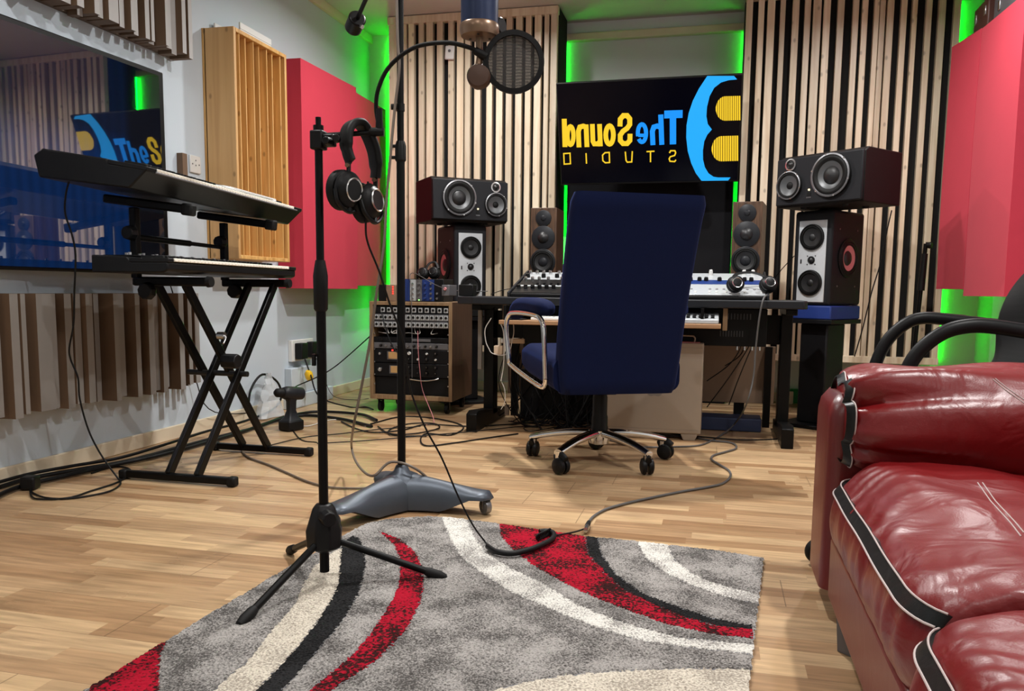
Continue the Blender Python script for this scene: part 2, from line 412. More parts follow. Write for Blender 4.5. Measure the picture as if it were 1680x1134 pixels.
def inst(key, maker, name, parent, M):
    """a small repeated part that shares one mesh; M is its world matrix"""
    if key not in _proto:
        mb, mats, kw = maker(); o = mb.build(name, mats, parent, **kw)
        me = o.data; W = WM[o.name]
        me.transform(W)                # back to local = as modelled at the origin
        _proto[key] = o
    else:
        o = _proto[key].copy(); COL.objects.link(o); o.name = name; o.parent = parent
    o.matrix_parent_inverse = Matrix.Identity(4)
    o.matrix_basis = WM[parent.name].inverted() @ M
    WM[o.name] = M
    return o
def knob(parent, M, r=.008, h=.014, mat='black_plastic', cap='silver'):
    def mk():
        mb = MB(); mb.lathe([(r, 0), (r, h*.6), (r*.8, h), (r*.3, h)], seg=12)
        mb.mi = 1; mb.box(-r*.12, r*.12, 0, r*.85, h*.98, h*1.06)
        return mb, [mat, cap], {}
    return inst(('k', r, h, mat, cap), mk, 'knob', parent, M)
def cable(pts, r, mat, label, name='cable', group=None, sm=6, seg=7, cat='cable'):
    mb = MB(); mb.tube(pts, r, seg, sm); return tag(mb.build(name, mat, smooth=60), label, cat, group)
# ------------------------------------------------------------------ the room
XL, XR, YF, YB, ZC = -2.68, 1.72, 6.2, -1.6, 2.72
w = .12
struct('floor', MB().box(XL-w, XR+w, YB-w, YF+w, -.08, 0), 'parquet')
struct('ceiling', MB().box(XL-w, XR+w, YB-w, YF+w, ZC, ZC+.08), 'ceiling_paint')
struct('wall_left', MB().box(XL-w, XL, YB-w, YF+w, 0, ZC), 'wall_paint')
struct('wall_right', MB().box(XR, XR+w, YB-w, YF+w, 0, ZC), 'wall_white')
struct('wall_front', MB().box(XL, XR, YF, YF+w, 0, ZC), 'wall_white')
struct('wall_back', MB().box(XL, XR, YB-w, YB, 0, ZC), 'wall_white')
struct('baseboard_left', MB().box(XL, XL+.016, YB, YF, 0, .07), 'pale_wood', bevel=.004)
struct('baseboard_front', MB().box(XL+.016, XR-.016, YF-.016, YF, 0, .07), 'pale_wood', bevel=.004)
struct('baseboard_right', MB().box(XR-.016, XR, YB, YF, 0, .07), 'pale_wood', bevel=.004)
struct('trim_1', MB().box(-1.3, .3, YF-.05, YF, 2.58, 2.635), 'pale_wood', bevel=.008)
struct('trim_2', MB().box(XL, XL+.03, 5.0, YF, ZC-.06, ZC), 'pale_wood', bevel=.004)
# pipe boxing low on the left wall, under the sockets
_p = atX(575, 650, XL)
struct('trim_3', MB().box(XL, XL+.07, 4.75, 5.35, 0, .09).box(XL, XL+.05, 4.80, 5.15, .09, .26), 'wall_paint', bevel=.004)

# ---- slatted wooden panels on the front wall
YP = 5.8
def slat_panel(x0, x1, zb, zt, slats, label, gapx, bottom=True):
    t = thing('slatted_wall_panel', label, 'wall panel', ((x0+x1)/2, YP, zb), 'slatted wooden panels on the front wall')
    MB().box(x0, x1, YP+.03, YP+.33, zb, zt).build('backing', 'black_felt', t)
    mb = MB()
    for a, b in slats: mb.box(a, b, YP-.012, YP+.032, zb+.03, zt-.02)
    mb.build('slats', 'slat_wood', t, bevel=.002, bseg=1)
    r = MB().box(x0, x1, YP-.016, YP+.03, zt-.055, zt)
    r.build('top_rail', 'slat_wood', t, bevel=.003)
    if bottom: MB().box(x0, x1, YP-.016, YP+.03, zb, zb+.045).build('bottom_rail', 'slat_wood', t, bevel=.003)
    MB().box(gapx-.006, gapx+.006, YP+.371, YP+.373, zb-.0, zt-.03).build('led_strip', 'led_green_corner', t, label='green glowing light strip')
    return t
Ls = [(639, 652), (656, 668), (671, 680), (687.5, 696), (700, 711), (717.5, 727), (736, 745), (750, 761), (763.5, 772), (779, 789), (799, 808.5), (815, 825.5), (831, 840.5), (846.5, 857), (862.5, 871.5), (877, 888), (893, 900.5), (903.5, 914)]
sx = lambda v, y: atY(v, y, YP).x
Lx = [(sx(a, 100), sx(b, 100)) for a, b in Ls]
slat_panel(Lx[0][0]-.01, Lx[-1][1]+.006, .33, 2.715, Lx, 'tall black panel with pale wooden slats left of the wall screen', -2.500)
Rs = [(1225, 1236), (1245, 1255), (1260, 1272.5), (1281, 1289.5), (1301, 1312), (1321, 1331), (1335, 1348.5), (1352, 1363.5), (1375, 1386), (1400, 1410), (1415, 1425), (1435, 1443.5), (1444.5, 1453.5), (1456.5, 1467.5), (1479, 1489), (1497.5, 1506), (1520, 1530), (1541, 1552.5), (1566, 1577.5)]
Rx = [(sx(a, 0), sx(b, 0)) for a, b in Rs]
slat_panel(Rx[0][0]-.004, Rx[-1][1]+.004, .33, 2.715, Rx, 'tall black panel with pale wooden slats right of the wall screen', 1.480)
# second strips at the inner edges of both panels
t = thing('led_strip', 'thin green light strip glowing down the wall gap left of the screen', 'light strip', (Lx[-1][1]-.056, YF-.025, .8), 'green light strips in the gap behind the screen')
MB().box(Lx[-1][1]-.036, Lx[-1][1]-.024, YF-.029, YF-.027, .8, 2.60).build('strip', 'led_green', t)
t = thing('led_strip', 'thin green light strip glowing down the wall gap right of the screen', 'light strip', (Rx[0][0]+.046, YF-.025, .8), 'green light strips in the gap behind the screen')
MB().box(Rx[0][0]+.024, Rx[0][0]+.036, YF-.029, YF-.027, .8, 2.60).build('strip', 'led_green', t)
# black fabric panel behind the screen
o = MB().box(Lx[-1][1]+.06, Rx[0][0]-.035, 5.95, 6.02, 0, 2.02).build('acoustic_screen', 'black_void', bevel=.01)
tag(o, 'black fabric screen standing behind the television and desk', 'acoustic screen')

# ---- hanging remote on the left slats
t = thing('remote_control', 'small white remote hanging on the left slats behind the microphone', 'remote control', atY(738, 97, YP-.02))
c = atY(738, 86, YP-.025)
MB(T(c.x, c.y, c.z, ry=.06)).box(-.034, .034, -.011, .006, -.05, .045).build('body', 'white_plastic', t, bevel=.008)
MB(T(c.x, c.y, c.z, ry=.06)).lathe([(.010, 0), (.010, .002)], (0, -.0115, .008), (0, -1, 0), 16).build('button', 'gear_grey', t)

# ------------------------------------------------------------------ television in front
A, B = atY(917, 136.5, 5.42), atY(1220.5, 121, 5.42)
Cc, D = atY(1202, 298.5, 5.66), atY(923, 304, 5.66)
u = (B-A).normalized(); up = ((A+B)/2-(Cc+D)/2); TVh = up.length; TVw = ((B-A).length+(Cc-D).length)/2+.03
cen = (A+B+Cc+D)/4
TF = frame(cen, u, z=up)          # x right, z up, y into the wall
t = thing('television', 'flat black screen on the front wall showing a mirrored blue and yellow studio logo', 'television', T(cen.x, cen.y, cen.z-TVh/2))
MB(TF).box(-TVw/2, TVw/2, 0, .035, -TVh/2, TVh/2).build('casing', 'black_plastic', t, bevel=.004)
MB(TF).box(-TVw/2+.008, TVw/2-.008, -.0015, .0, -TVh/2+.014, TVh/2-.008).build('screen', 'screen_black', t)
mb = MB(TF).box(-.12, .12, .035, .07, -.12, .12)
mb.M = I4; mb.bar(cen+Vector((0, .06, 0)), Vector((cen.x, 5.925, cen.z+.03)), .06, .06); mb.box(cen.x-.15, cen.x+.15, 5.92, 5.949, cen.z-.2, cen.z+.25)
mb.build('wall_bracket', 'black_metal', t)
TN = TF.to_3x3() @ Vector((0, 1, 0)); TI = TF.inverted()
def tv(cx, cy, dy=0):             # photo position on the screen plane
    q = TI @ onp(900+cx/3.993, dy+cy/3.993, cen, TN); return (q.x, q.z)
def tvs(pts): return [tv(*p) for p in pts]
PX = TVw/303.                     # metres per pixel on the screen
SF = TF @ Matrix.Rotation(math.pi/2, 4, 'X')   # xy plane = screen, z towards viewer
SF = frame(cen, u, y=up)
def ring(cx, cy, rx, ry, a0=0, a1=360, n=20): return [(cx+rx*math.cos(R_(a0+(a1-a0)*k/n)), cy-ry*math.sin(R_(a0+(a1-a0)*k/n))) for k in range(n+1)]
def letters(name, mat, strokes, label):
    for g in strokes:
        mb = MB(SF)
        for k, (pts, w_, cl) in enumerate(g): mb.stroke(tvs(pts), w_/3.993*PX, .0035+.00002*k, cl)
        mb.build(name, mat, t, smooth=0, label=label, fix=False)
Y_ = [[([(103, 778), (108, 963)], 34, 0), (ring(144, 888, 20, 60)[:-1], 30, 1)],
      [([(246, 815), (252, 963)], 33, 0), ([(200, 965), (196, 860), (205, 832), (228, 826), (246, 832)], 33, 0)],
      [([(287, 812), (291, 925), (300, 942), (322, 942), (338, 925)], 32, 0), ([(334, 812), (340, 958)], 32, 0)],
      [(ring(400, 884, 25, 60)[:-1], 32, 1)],
      [([(468, 828), (470, 780), (490, 757), (515, 757), (532, 778), (532, 815), (515, 840), (487, 860), (470, 885), (470, 920), (488, 940), (515, 940), (533, 920), (534, 876)], 33, 0)]]
letters('letter', 'screen_yellow', Y_, 'thick yellow mirrored letter on the screen')
B_ = [[([(640, 886), (588, 886)], 22, 0), (ring(612, 872, 27, 58, 200, -140, 22), 27, 0)],
      [([(735, 750), (742, 948)], 33, 0), ([(684, 950), (680, 860), (690, 832), (712, 825), (732, 832)], 33, 0)],
      [([(758, 750), (878, 746)], 50, 0), ([(815, 745), (815, 945)], 42, 0)]]
letters('letter', 'screen_blue', B_, 'thick blue mirrored letter on the screen')
S_ = [[([(100, 1006), (141, 1003), (144, 1072), (103, 1075)], 9, 1)], [([(246, 1003), (249, 1072)], 9, 0)],
      [([(398, 998), (400, 1064), (372, 1066), (356, 1052), (354, 1016), (370, 1000)], 9, 1)],
      [([(503, 993), (508, 1050), (516, 1062), (545, 1060), (549, 990)], 9, 0)], [([(642, 993), (694, 990)], 9, 0), ([(668, 992), (668, 1062)], 9, 0)],
      [([(792, 1002), (800, 987), (828, 987), (833, 1000), (826, 1018), (798, 1026), (790, 1040), (796, 1056), (826, 1058), (835, 1046)], 9, 0)]]
letters('letter', 'screen_yellow', S_, 'thin yellow mirrored letter in the lower line')
outer = [(1040, 497), (1215, 497), (1235, 520), (1180, 525), (1130, 540), (1085, 575), (1055, 630), (1038, 700), (1034, 760), (1043, 812), (1070, 848), (1040, 882), (1020, 925),
         (1011, 985), (1012, 1045), (1024, 1095), (1048, 1135), (1080, 1157), (1110, 1162), (1192, 1162), (1176, 1182), (1002, 1184), (965, 1135), (935, 1070), (912, 990), (902, 900), (904, 820), (918, 740), (945, 660), (985, 580)]
mb = MB(SF); mb.prism([tv(*p) for p in outer], .0035, .004)
mb.build('logo_curve', 'screen_blue_pale', t, smooth=0, label='light blue curved shape of the logo')
for (x0, x1, y0, y1, sk) in ((1095, 1260, 632, 792, 0), (1068, 1246, 893, 1058, 0)):
    mb = MB(SF); n = 12; cyy = (y0+y1)/2; hh = (y1-y0)/2; rr = hh*.8
    for k in range(n):
        a = x0+(x1-x0)*k/n; b_ = a+(x1-x0)/n*.74
        def yh(x): return hh*math.sqrt(max(.02, 1-max(0, (x0+rr-x)/rr)**2))
        tl = -(a-x0)*.03
        P = [(a, cyy-yh(a)+tl), (b_, cyy-yh(b_)+tl), (b_, cyy+yh(b_)+tl), (a, cyy+yh(a)+tl)]
        mb.prism([tv(*p) for p in P], .0035, .004)
    mb.build('logo_bars', 'screen_yellow', t, smooth=0, label='rounded block of yellow bars of the logo')

# ------------------------------------------------------------------ left wall
z0, z1 = .835, 1.775
TA = R_(3.0); n3 = Vector((math.cos(TA), -math.sin(TA), 0)); o3 = Vector((XL+.045, 2.0, 0))
fe = onp(271, 200, o3, n3); TL = (Vector((fe.x, fe.y, 0))-o3).length
TM = frame((o3.x, o3.y, z0), (math.sin(TA), math.cos(TA), 0), z=(0, 0, 1))   # x along the screen, y into the wall
t = thing('television', 'large glossy black television hung on the grey left wall', 'television', TM)
MB(TM).box(0, TL, 0.002, .040, 0, z1-z0).build('casing', 'black_plastic', t, bevel=.006)
MB(TM).box(.02, TL-.034, -.001, .003, .014, z1-z0-.022).build('screen', 'screen_wall', t)
MB().box(XL+.001, XL+.06, 2.7, 3.0, z0+.25, z1-.25).build('wall_bracket', 'black_metal', t)
def diffuser(ya, yb, za, zb, label, seed, dep=.11, face='slat_grey'):
    rnd = random.Random(seed)
    t = thing('slatted_diffuser', label, 'acoustic diffuser', (XL, (ya+yb)/2, za), 'grey and brown slatted diffusers on the left wall')
    MB().box(XL+.001, XL+.02, ya, yb, za-.0, zb).build('backing', 'brown_board', t)
    mb = MB(); y = ya
    while y < yb-.02:
        wd = rnd.choice((.022, .030, .038, .03)); d = rnd.choice((.05, .075, dep, .09))
        a0, a1 = y, min(y+wd, yb)
        o_ = len(mb.f); mb.box(XL+.02, XL+.02+d, a0, a1, za-rnd.choice((0, .0, .012)), zb)
        for k in range(o_, len(mb.f)): mb.m[k] = 0 if k-o_ in (5,) else 1
        y += wd+rnd.choice((0, .012, .02, .03, .008))
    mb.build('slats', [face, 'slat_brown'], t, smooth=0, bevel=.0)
    return t
vary('brown_board', (.13, .085, .055), .7)
vary('slat_grey', (.25, .235, .22), .7, amt=.18, scale=5, stretch=(1, 1, .3))  # darkened to hold the television's shade on the lower slats
vary('slat_pale', (.42, .41, .40), .7, amt=.18, scale=5, stretch=(1, 1, .3))  # same grey kept lighter for the upper slats, outside that shade
vary('slat_brown', (.15, .09, .052), .7, amt=.2, scale=6, stretch=(1, 1, .3))  # brown darkened for the same television shade, used on both diffusers
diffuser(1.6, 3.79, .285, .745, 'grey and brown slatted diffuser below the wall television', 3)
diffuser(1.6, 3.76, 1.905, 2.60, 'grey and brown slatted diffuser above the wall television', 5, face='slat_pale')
# socket and patch on the wall
c = atX(318, 270, XL)
t = thing('wall_socket', 'white wall socket between the television and the pine panel', 'socket', (XL, c.y, c.z-.045))
MB().box(XL, XL+.012, c.y-.045, c.y+.045, c.z-.045, c.z+.045).build('plate', 'white_plastic', t, bevel=.004)
mb = MB()
for dy, dz in ((-.028, .0), (.028, .0), (0, .02), (0, -.005)): mb.cyl((XL+.011, c.y+dy, c.z+dz), (XL+.0135, c.y+dy, c.z+dz), .004, seg=8)
mb.build('screw', 'gear_grey', t)
c2 = atX(294, 270, XL)
tag(MB().box(XL, XL+.035, c2.y-.02, c2.y+.02, c2.z-.06, c2.z+.055).build('wood_block', 'slat_brown', bevel=.002), 'small brown wooden block fixed beside the white wall socket', 'block')

# pine box panel with vertical fins
ya, yb = 4.0, 4.55; za, zb = .93, 2.13; xo = XL+.19
t = thing('pine_acoustic_panel', 'deep orange pine box panel with upright fins on the left wall', 'acoustic panel', (XL, (ya+yb)/2, za))
k = .022
MB().box(XL+.012, xo, ya, ya+k, za, zb).build('side_board', 'pine_side', t, bevel=.003)
MB().box(XL+.012, xo, yb-k, yb, za, zb).build('side_board', 'pine', t, bevel=.003)
MB().box(XL+.012, xo, ya+k, yb-k, zb-k, zb).build('top_board', 'pine', t, bevel=.003)
MB().box(XL+.012, xo, ya+k, yb-k, za, za+k).build('bottom_board', 'pine', t, bevel=.003)
MB().box(XL+.001, XL+.02, ya, yb, za, zb).build('backing', 'pine', t)
mb = MB(); n = 7; dd = [.0, .055, .02, .09, .045, .10, .03, .07]
for i in range(n):
    yy = ya+k+(yb-ya-2*k)*(i+.5)/n
    mb.box(XL+.02, xo-.004-dd[i]*.15, yy-.004, yy+.004, za+k, zb-k)
    mb.box(XL+.02, XL+.03+dd[i], yy+.004, yy+(yb-ya-2*k)/n-.004, za+k, zb-k)
mb.build('fins', 'pine', t, bevel=.0015, bseg=1)
t = thing('plastic_tray', 'white plastic tray lying on top of the pine wall panel', 'tray', (XL+.09, 4.26, zb))
MB(T(XL+.10, 4.26, zb+.003)).box(-.085, .075, -.17, .15, 0, .012).build('base', 'white_plastic', t, bevel=.004)
MB(T(XL+.10, 4.26, zb+.003)).box(-.085, -.075, -.17, .15, .012, .05).box(.065, .075, -.17, .15, .012, .045).box(-.075, .065, .14, .15, .012, .045).build('rim', 'white_plastic', t, bevel=.002)

# red fabric panels
def red_panel(label, pts, za, zb, slope=0., name='fabric_acoustic_panel', sag=.0):
    """pts: plan outline; padded block with soft folds"""
    cx = sum(p[0] for p in pts)/len(pts); cy = sum(p[1] for p in pts)/len(pts)
    t = thing(name, label, 'acoustic panel', (cx, cy, za), 'red fabric acoustic panels')
    secs = []; N = 24
    per = []
    for i, p in enumerate(pts):
        q = pts[(i+1) % len(pts)]
        for k in range(10): per.append((p[0]+(q[0]-p[0])*k/10, p[1]+(q[1]-p[1])*k/10))
    for j in range(N+1):
        s = j/N; ins = .008*math.cos(math.pi*s)**8
        secs.append([(cx+(x-cx)*(1-ins*2+.006*math.sin(9*s+3*y)), cy+(y-cy)*(1-ins*.6), za+(zb-za)*s+slope*(y-cy)) for x, y in per])
    MB().loft(secs).build('cover', 'red_fabric', t, smooth=25)
    return t
P0 = atX(497, 101, XL+.18); P1 = atX(580, 147.5, XL+.18)
zt = 2.15
red_panel('thick bright red fabric panel on the left wall beside the pine panel', [(XL+.003, 4.74), (XL+.18, 4.74), (XL+.20, 5.50), (XL+.003, 5.50)], .775, 2.165)
red_panel('red fabric panel in the left front corner behind the headphone hanger', [(XL+.003, 5.505), (XL+.185, 5.505), (XL+.17, 6.10), (XL+.003, 6.10)], .80, 2.14)
red_panel('dull red fabric panel hung in the right front corner', [(1.30, 5.56), (XR-.003, 5.70), (XR-.003, 5.23), (1.36, 5.21)], .815, 2.24)
red_panel('big red fabric panel on the right wall nearest the camera', [(1.36, 5.20), (XR-.003, 5.22), (XR-.003, 4.64), (1.395, 4.62)], .775, 2.235)
# cases on top of the right red panel
zt = 2.236
t = thing('equipment_case', 'dark brown case with metal clasps on top of the right red panel', 'case', (1.50, 5.42, 2.241))
MB(T(1.51, 5.42, 2.245)).box(-.10, .10, -.13, .13, 0, .19).build('body', 'case_brown', t, bevel=.008)
for yy in (-.085, .085): MB(T(1.51, 5.42, 2.245)).box(-.105, -.10, yy-.015, yy+.015, .10, .15).build('clasp', 'silver', t, bevel=.002)
t = thing('equipment_case', 'grey flat case below the tilted black lid on the right red panel', 'case', (1.52, 4.95, zt+.001))
MB(T(1.54, 4.96, zt+.004)).box(-.13, .13, -.26, .22, 0, .14).build('body', 'gear_grey', t, bevel=.01)
for yy in (-.125, .115): MB(T(1.54, 4.96, zt+.004)).box(-.137, -.13, yy-.015, yy+.015, .05, .10).build('clasp', 'silver', t, bevel=.002)
t = thing('black_device', 'tilted black box lying on the grey case above the right red panel', 'device', (1.54, 4.95, zt+.146))
MB(T(1.54, 4.94, zt+.152, rx=.12)).box(-.15, .15, -.24, .24, .03, .12).build('body', 'black_plastic', t, bevel=.02)
MB(T(1.54, 4.94, zt+.152, rx=.12)).tube([(-.17, .18, .05), (-.19, .26, .06), (-.17, .32, .09), (-.14, .24, .08)], .008).build('handle', 'black_metal', t)

# mains sockets low on the left wall with adapters
t = thing('wall_socket', 'double mains socket low on the left wall by the equipment rack', 'socket', (XL, 4.95, .30))
MB().box(XL, XL+.03, 4.85, 5.14, .30, .44).build('plate', 'white_plastic', t, bevel=.004)
t = thing('power_adapter', 'black plug adapter in the low double wall socket', 'adapter', (XL+.05, 4.93, .31), 'black adapters in the low wall socket')
MB().box(XL+.031, XL+.085, 4.88, 4.96, .315, .42).build('body', 'black_plastic', t, bevel=.006)
t = thing('power_adapter', 'black plug adapter in the low double wall socket', 'adapter', (XL+.05, 5.07, .31), 'black adapters in the low wall socket')
MB().box(XL+.031, XL+.075, 5.04, 5.11, .315, .42).build('body', 'black_plastic', t, bevel=.006)
t = thing('power_plug', 'yellow plug hanging below the low wall socket', 'plug', (XL+.11, 4.93, .175))
MB(T(XL+.112, 4.93, .18, rx=.5)).lathe([(.018, 0), (.026, .02), (.026, .05), (.012, .07)]).build('body', 'plug_yellow', t)
# ------------------------------------------------------------------ speakers
def driver(parent, Fm, c, r, cone='cone_grey', dust=.4, dome='cone_black', surround=True, name='driver', concave=.35, ringm='ring_grey', cr=.72):
    """driver on the local xz face (front = -y) of frame Fm"""
    mb = MB(Fm); o = (c[0], 0, c[1]); ax = (0, -1, 0)
    mb.lathe([(r, 0), (r, .004), (r*.93, .006), (r*.90, .002)], o, ax, 40, False)
    mb.mi = 1
    mb.lathe([(r*.90, .002), (r*.86, .006), (r*.76, .006), (r*cr, -.001)], o, ax, 40, False)
    mb.mi = 2
    mb.lathe([(r*cr, -.001), (r*dust*1.02, -r*concave), (r*dust*.2, -r*concave)], o, ax, 40, False)
    mb.mi = 3
    mb.lathe([(r*dust, -r*concave+.001), (r*dust*.85, -r*concave+r*dust*.2), (r*dust*.45, -r*concave+r*dust*.33), (r*.01, -r*concave+r*dust*.37)], o, ax, 32, False)
    return mb.build(name, [ringm, 'surround', cone, dome], parent, smooth=50, fix=False)
def hole_front(mb, w, h, holes, y=0):
    pass
def twin(M, label, flip):
    """large horizontal three-way monitor: W .50 H .28 D .36, origin bottom centre of front"""
    W_, H_, D_ = .528, .285, .36
    t = thing('studio_monitor', label, 'speaker', M, 'large black three way monitors lying on silver faced speakers')
    ch = .035
    prof = [(0, 0+.012), (.012, 0), (D_, 0), (D_, H_), (ch, H_), (0, H_-.022)]
    mb = MB(M); mb.loft([[(x, y, z) for y, z in prof] for x in (-W_/2, W_/2)])
    mb.build('cabinet', 'mahogany', t, bevel=.006)
    # front baffle is a shallow slab with real openings kept behind the drivers
    f = MB(M); f.box(-W_/2+.002, W_/2-.002, -.018, -.0005, .010, H_-.018); f.build('baffle', 'speaker_body', t, bevel=.006)
    s = 1 if flip else -1
    Fm = M @ Matrix.Translation((0, -.034, 0))
    def rim(c, r):
        mb = MB(M); mb.lathe([(r*1.0, .018), (r*1.0, .034), (r*.9, .034), (r*.9, .018)], (c[0], 0, c[1]), (0, -1, 0), 40, False)
        mb.mi = 1
        for k in range(6):
            a = R_(30+60*k+15); mb.cyl((c[0]+r*.97*math.cos(a), -.033, c[1]+r*.97*math.sin(a)), (c[0]+r*.97*math.cos(a), -.0395, c[1]+r*.97*math.sin(a)), r*.05, seg=8)
        return mb.build('driver_rim', ['surround', 'silver'], t)
    c1 = (s*.085, .150); c2 = (-s*.172, .118); c3 = (-s*.172, .232)
    rim(c1, .115); driver(t, M @ Matrix.Translation((0, -.034, 0)), c1, .115, 'cone_grey', .42, 'cone_black', name='woofer', concave=.12, cr=.64)
    rim(c2, .078); driver(t, M @ Matrix.Translation((0, -.034, 0)), c2, .078, 'cone_grey', .26, 'surround', name='midrange_driver', concave=.18)
    mb = MB(M); mb.lathe([(.034, .018), (.034, .024), (.026, .025), (.024, .020)], (c3[0], 0, c3[1]), (0, -1, 0), 32, False)
    mb.mi = 1; mb.lathe([(.024, .019), (.018, .020), (.012, .030), (.004, .034), (.0, .034)], (c3[0], 0, c3[1]), (0, -1, 0), 32, False)
    mb.build('tweeter', ['silver', 'steel_dark'], t, fix=False)
    mb = MB(M); xx = -s*.048
    mb.lathe([(.006, .018), (.006, .021)], (xx, 0, .085), (0, -1, 0), 12)
    mb.mi = 1; mb.box(xx-.012, xx+.012, -.020, -.018, .052, .070); mb.mi = 2
    for i in range(4): mb.box(xx-.014+i*.0075, xx-.009+i*.0075, -.0205, -.0195, .040, .047)
    mb.build('badge', ['led_white', 'surround', 'ring_grey'], t, smooth=0)
    mb = MB(M)
    for x_ in (-.13, .13):
        for y_ in (.06, .25): mb.cyl((x_, y_, -.0105), (x_, y_, .002), .016, .02, 12)
    mb.build('foot_pad', 'black_rubber', t)
    return t
def barefoot(M, label, side):
    """upright monitor: silver front plate, side woofer"""
    W_, H_, D_ = .235, .535, .36
    t = thing('studio_monitor', label, 'speaker', M, 'upright silver fronted monitors with red side woofers')
    mb = MB(M); mb.box(-W_/2, W_/2, 0, D_, .0, H_); mb.build('cabinet', 'speaker_body', t, bevel=.018, bseg=3)
    mb = MB(M); mb.box(-W_/2+.012, W_/2-.012, D_*.97, D_+.004, .04, H_-.04); mb.build('back_plate', 'panel_silver', t)
    mb = MB(M); mb.box(-.085, .085, -.004, .01, .018, H_-.055); mb.build('front_plate', 'panel_silver', t, bevel=.003)
    for z in (.128, .385):
        mb = MB(M); mb.lathe([(.073, .004), (.073, .013), (.066, .014)], (0, 0, z), (0, -1, 0), 36, False); mb.build('woofer_rim', 'surround', t)
        driver(t, M @ Matrix.Translation((0, -.013, 0)), (0, z), .072, 'cone_black', .28, 'cone_black', name='woofer', concave=.1, ringm='surround')
    mb = MB(M); mb.lathe([(.022, .004), (.022, .008), (.018, .006)], (0, 0, .256), (0, -1, 0), 24)
    mb.lathe([(.017, .006), (.014, .014), (.006, .019), (0, .02)], (0, 0, .256), (0, -1, 0), 24)
    for k in range(4):
        a = R_(45+90*k); mb.cyl((.034*math.cos(a), -.004, .256+.034*math.sin(a)), (.034*math.cos(a), -.0065, .256+.034*math.sin(a)), .0035, seg=8)
    mb.box(-.068, -.060, -.0055, -.004, .238, .262); mb.build('tweeter', 'cone_black', t)
    # side woofer (both sides)
    for s in (-1, 1):
        Ms = M @ frame((s*W_/2, D_*.5, .30), (0, s, 0), z=(0, 0, 1))
        mb = MB(Ms); mb.lathe([(.108, 0), (.110, .008), (.100, .012), (.095, .004)], (0, 0, -.03), (0, -1, 0), 36, False)
        mb.build('side_woofer_rim', 'surround', t)
        driver(t, Ms @ Matrix.Translation((0, -.010, 0)), (0, -.03), .100, 'cone_red', .42, 'cone_black', name='side_woofer', concave=.1, ringm='surround')
        mb = MB(Ms)
        for a, b in ((-.10, .13), (.10, .13), (-.10, -.19), (.10, -.19)): mb.cyl((a, 0, b), (a, -.002, b), .005, seg=8)
        mb.build('side_screw', 'ring_grey', t)
    return t
def walnut(M, label):
    W_, H_, D_ = .165, .42, .26
    t = thing('bookshelf_speaker', label, 'speaker', M, 'walnut speakers standing behind the desk')
    MB(M).box(-W_/2, W_/2, 0, D_, 0, H_).build('cabinet', 'walnut', t, bevel=.003)
    mb = MB(M); mb.lathe([(.050, 0), (.050, .006), (.047, .008)], (0, 0, .355), (0, -1, 0), 32)
    mb.lathe([(.018, .008), (.012, .014), (0, .016)], (0, 0, .355), (0, -1, 0), 20); mb.build('tweeter', 'dark_satin', t)
    mb = MB(M); mb.lathe([(.074, 0), (.074, .007), (.071, .009)], (0, 0, .235), (0, -1, 0), 36)
    mb.mi = 1; mb.lathe([(.036, .009), (.034, .012), (.026, .022), (.012, .030), (0, .032)], (0, 0, .235), (0, -1, 0), 28); mb.build('midrange_driver', ['dark_satin', 'cone_black'], t)
    mb = MB(M); mb.lathe([(.080, 0), (.080, .011), (.076, .013), (.070, .012)], (0, 0, .085), (0, -1, 0), 36, False); mb.build('woofer_rim', 'dark_satin', t)
    driver(t, M @ Matrix.Translation((0, -.013, 0)), (0, .085), .072, 'cone_black', .42, 'dark_satin', name='woofer', concave=.1, ringm='surround')
    return t
def face_to(p, q, bias=0):
    """matrix whose -y axis points from p to q horizontally"""
    d = Vector((q[0]-p[0], q[1]-p[1], 0)).normalized(); return frame(p, (-d.y*-1, d.x*-1, 0) if False else (-d.y, d.x, 0), z=(0, 0, 1))
def yawm(p, deg): return Matrix.Translation(p) @ Matrix.Rotation(R_(deg), 4, 'Z')
zsl, zsr = .675, .712
LB = atY(772, 400, 5.38); LB.z = zsl; LT = atY(771, 400, 5.31); LT.z = zsl+.548
RB = atY(1333, 400, 5.03); RB.z = zsr; RT = atY(1344, 300, 4.86); RT.z = zsr+.548
twin(yawm(LT, 37), 'black three-driver monitor lying atop the left silver fronted speaker', False)
barefoot(yawm(LB, 37), 'upright silver fronted monitor left of the desk with red side cone', 0)
twin(yawm(RT, -40), 'black three-driver monitor lying atop the right silver fronted speaker', True)
barefoot(yawm(RB, -36), 'upright silver fronted monitor right of the desk on blue pad', 0)
walnut(yawm(atY(890.5, 452, 5.15), 0), 'walnut speaker with three grey drivers left of the chair')
walnut(yawm(atY(1222, 452, 5.0), -8), 'walnut speaker with three grey drivers right of the chair')

# speaker stands
def sstand(x, y, rz, zs, label, pad):
    t = thing('speaker_stand', label, 'speaker stand', yawm((x, y, 0), rz), 'heavy black stands under the monitors')
    M = WM[t.name]
    MB(M).box(-.17, .17, -.02, .34, .0, .022).build('base', 'stand_black', t, bevel=.004)
    MB(M).box(-.085, .085, .06, .26, .022, zs-.105).build('column', 'stand_black', t, bevel=.01)
    MB(M).box(-.14, .14, 0, .34, zs-.105, zs-.08).build('top_plate', 'stand_black', t, bevel=.003)
    p = MB(M).box(-.135, .135, -.005, .33, zs-.0795, zs-.001).build('isolation_pad', pad, None, bevel=.008)
    return p
p = sstand(LB.x, LB.y, 37, zsl, 'black column stand under the left monitors', 'black_rubber')
tag(p, 'black pad under the upright left monitor', 'pad'); p.name = 'isolation_pad'
p = sstand(RB.x, RB.y, -36, zsr, 'black column stand under the right monitors', 'blue_pad')
tag(p, 'bright blue pad under the upright right monitor', 'pad')
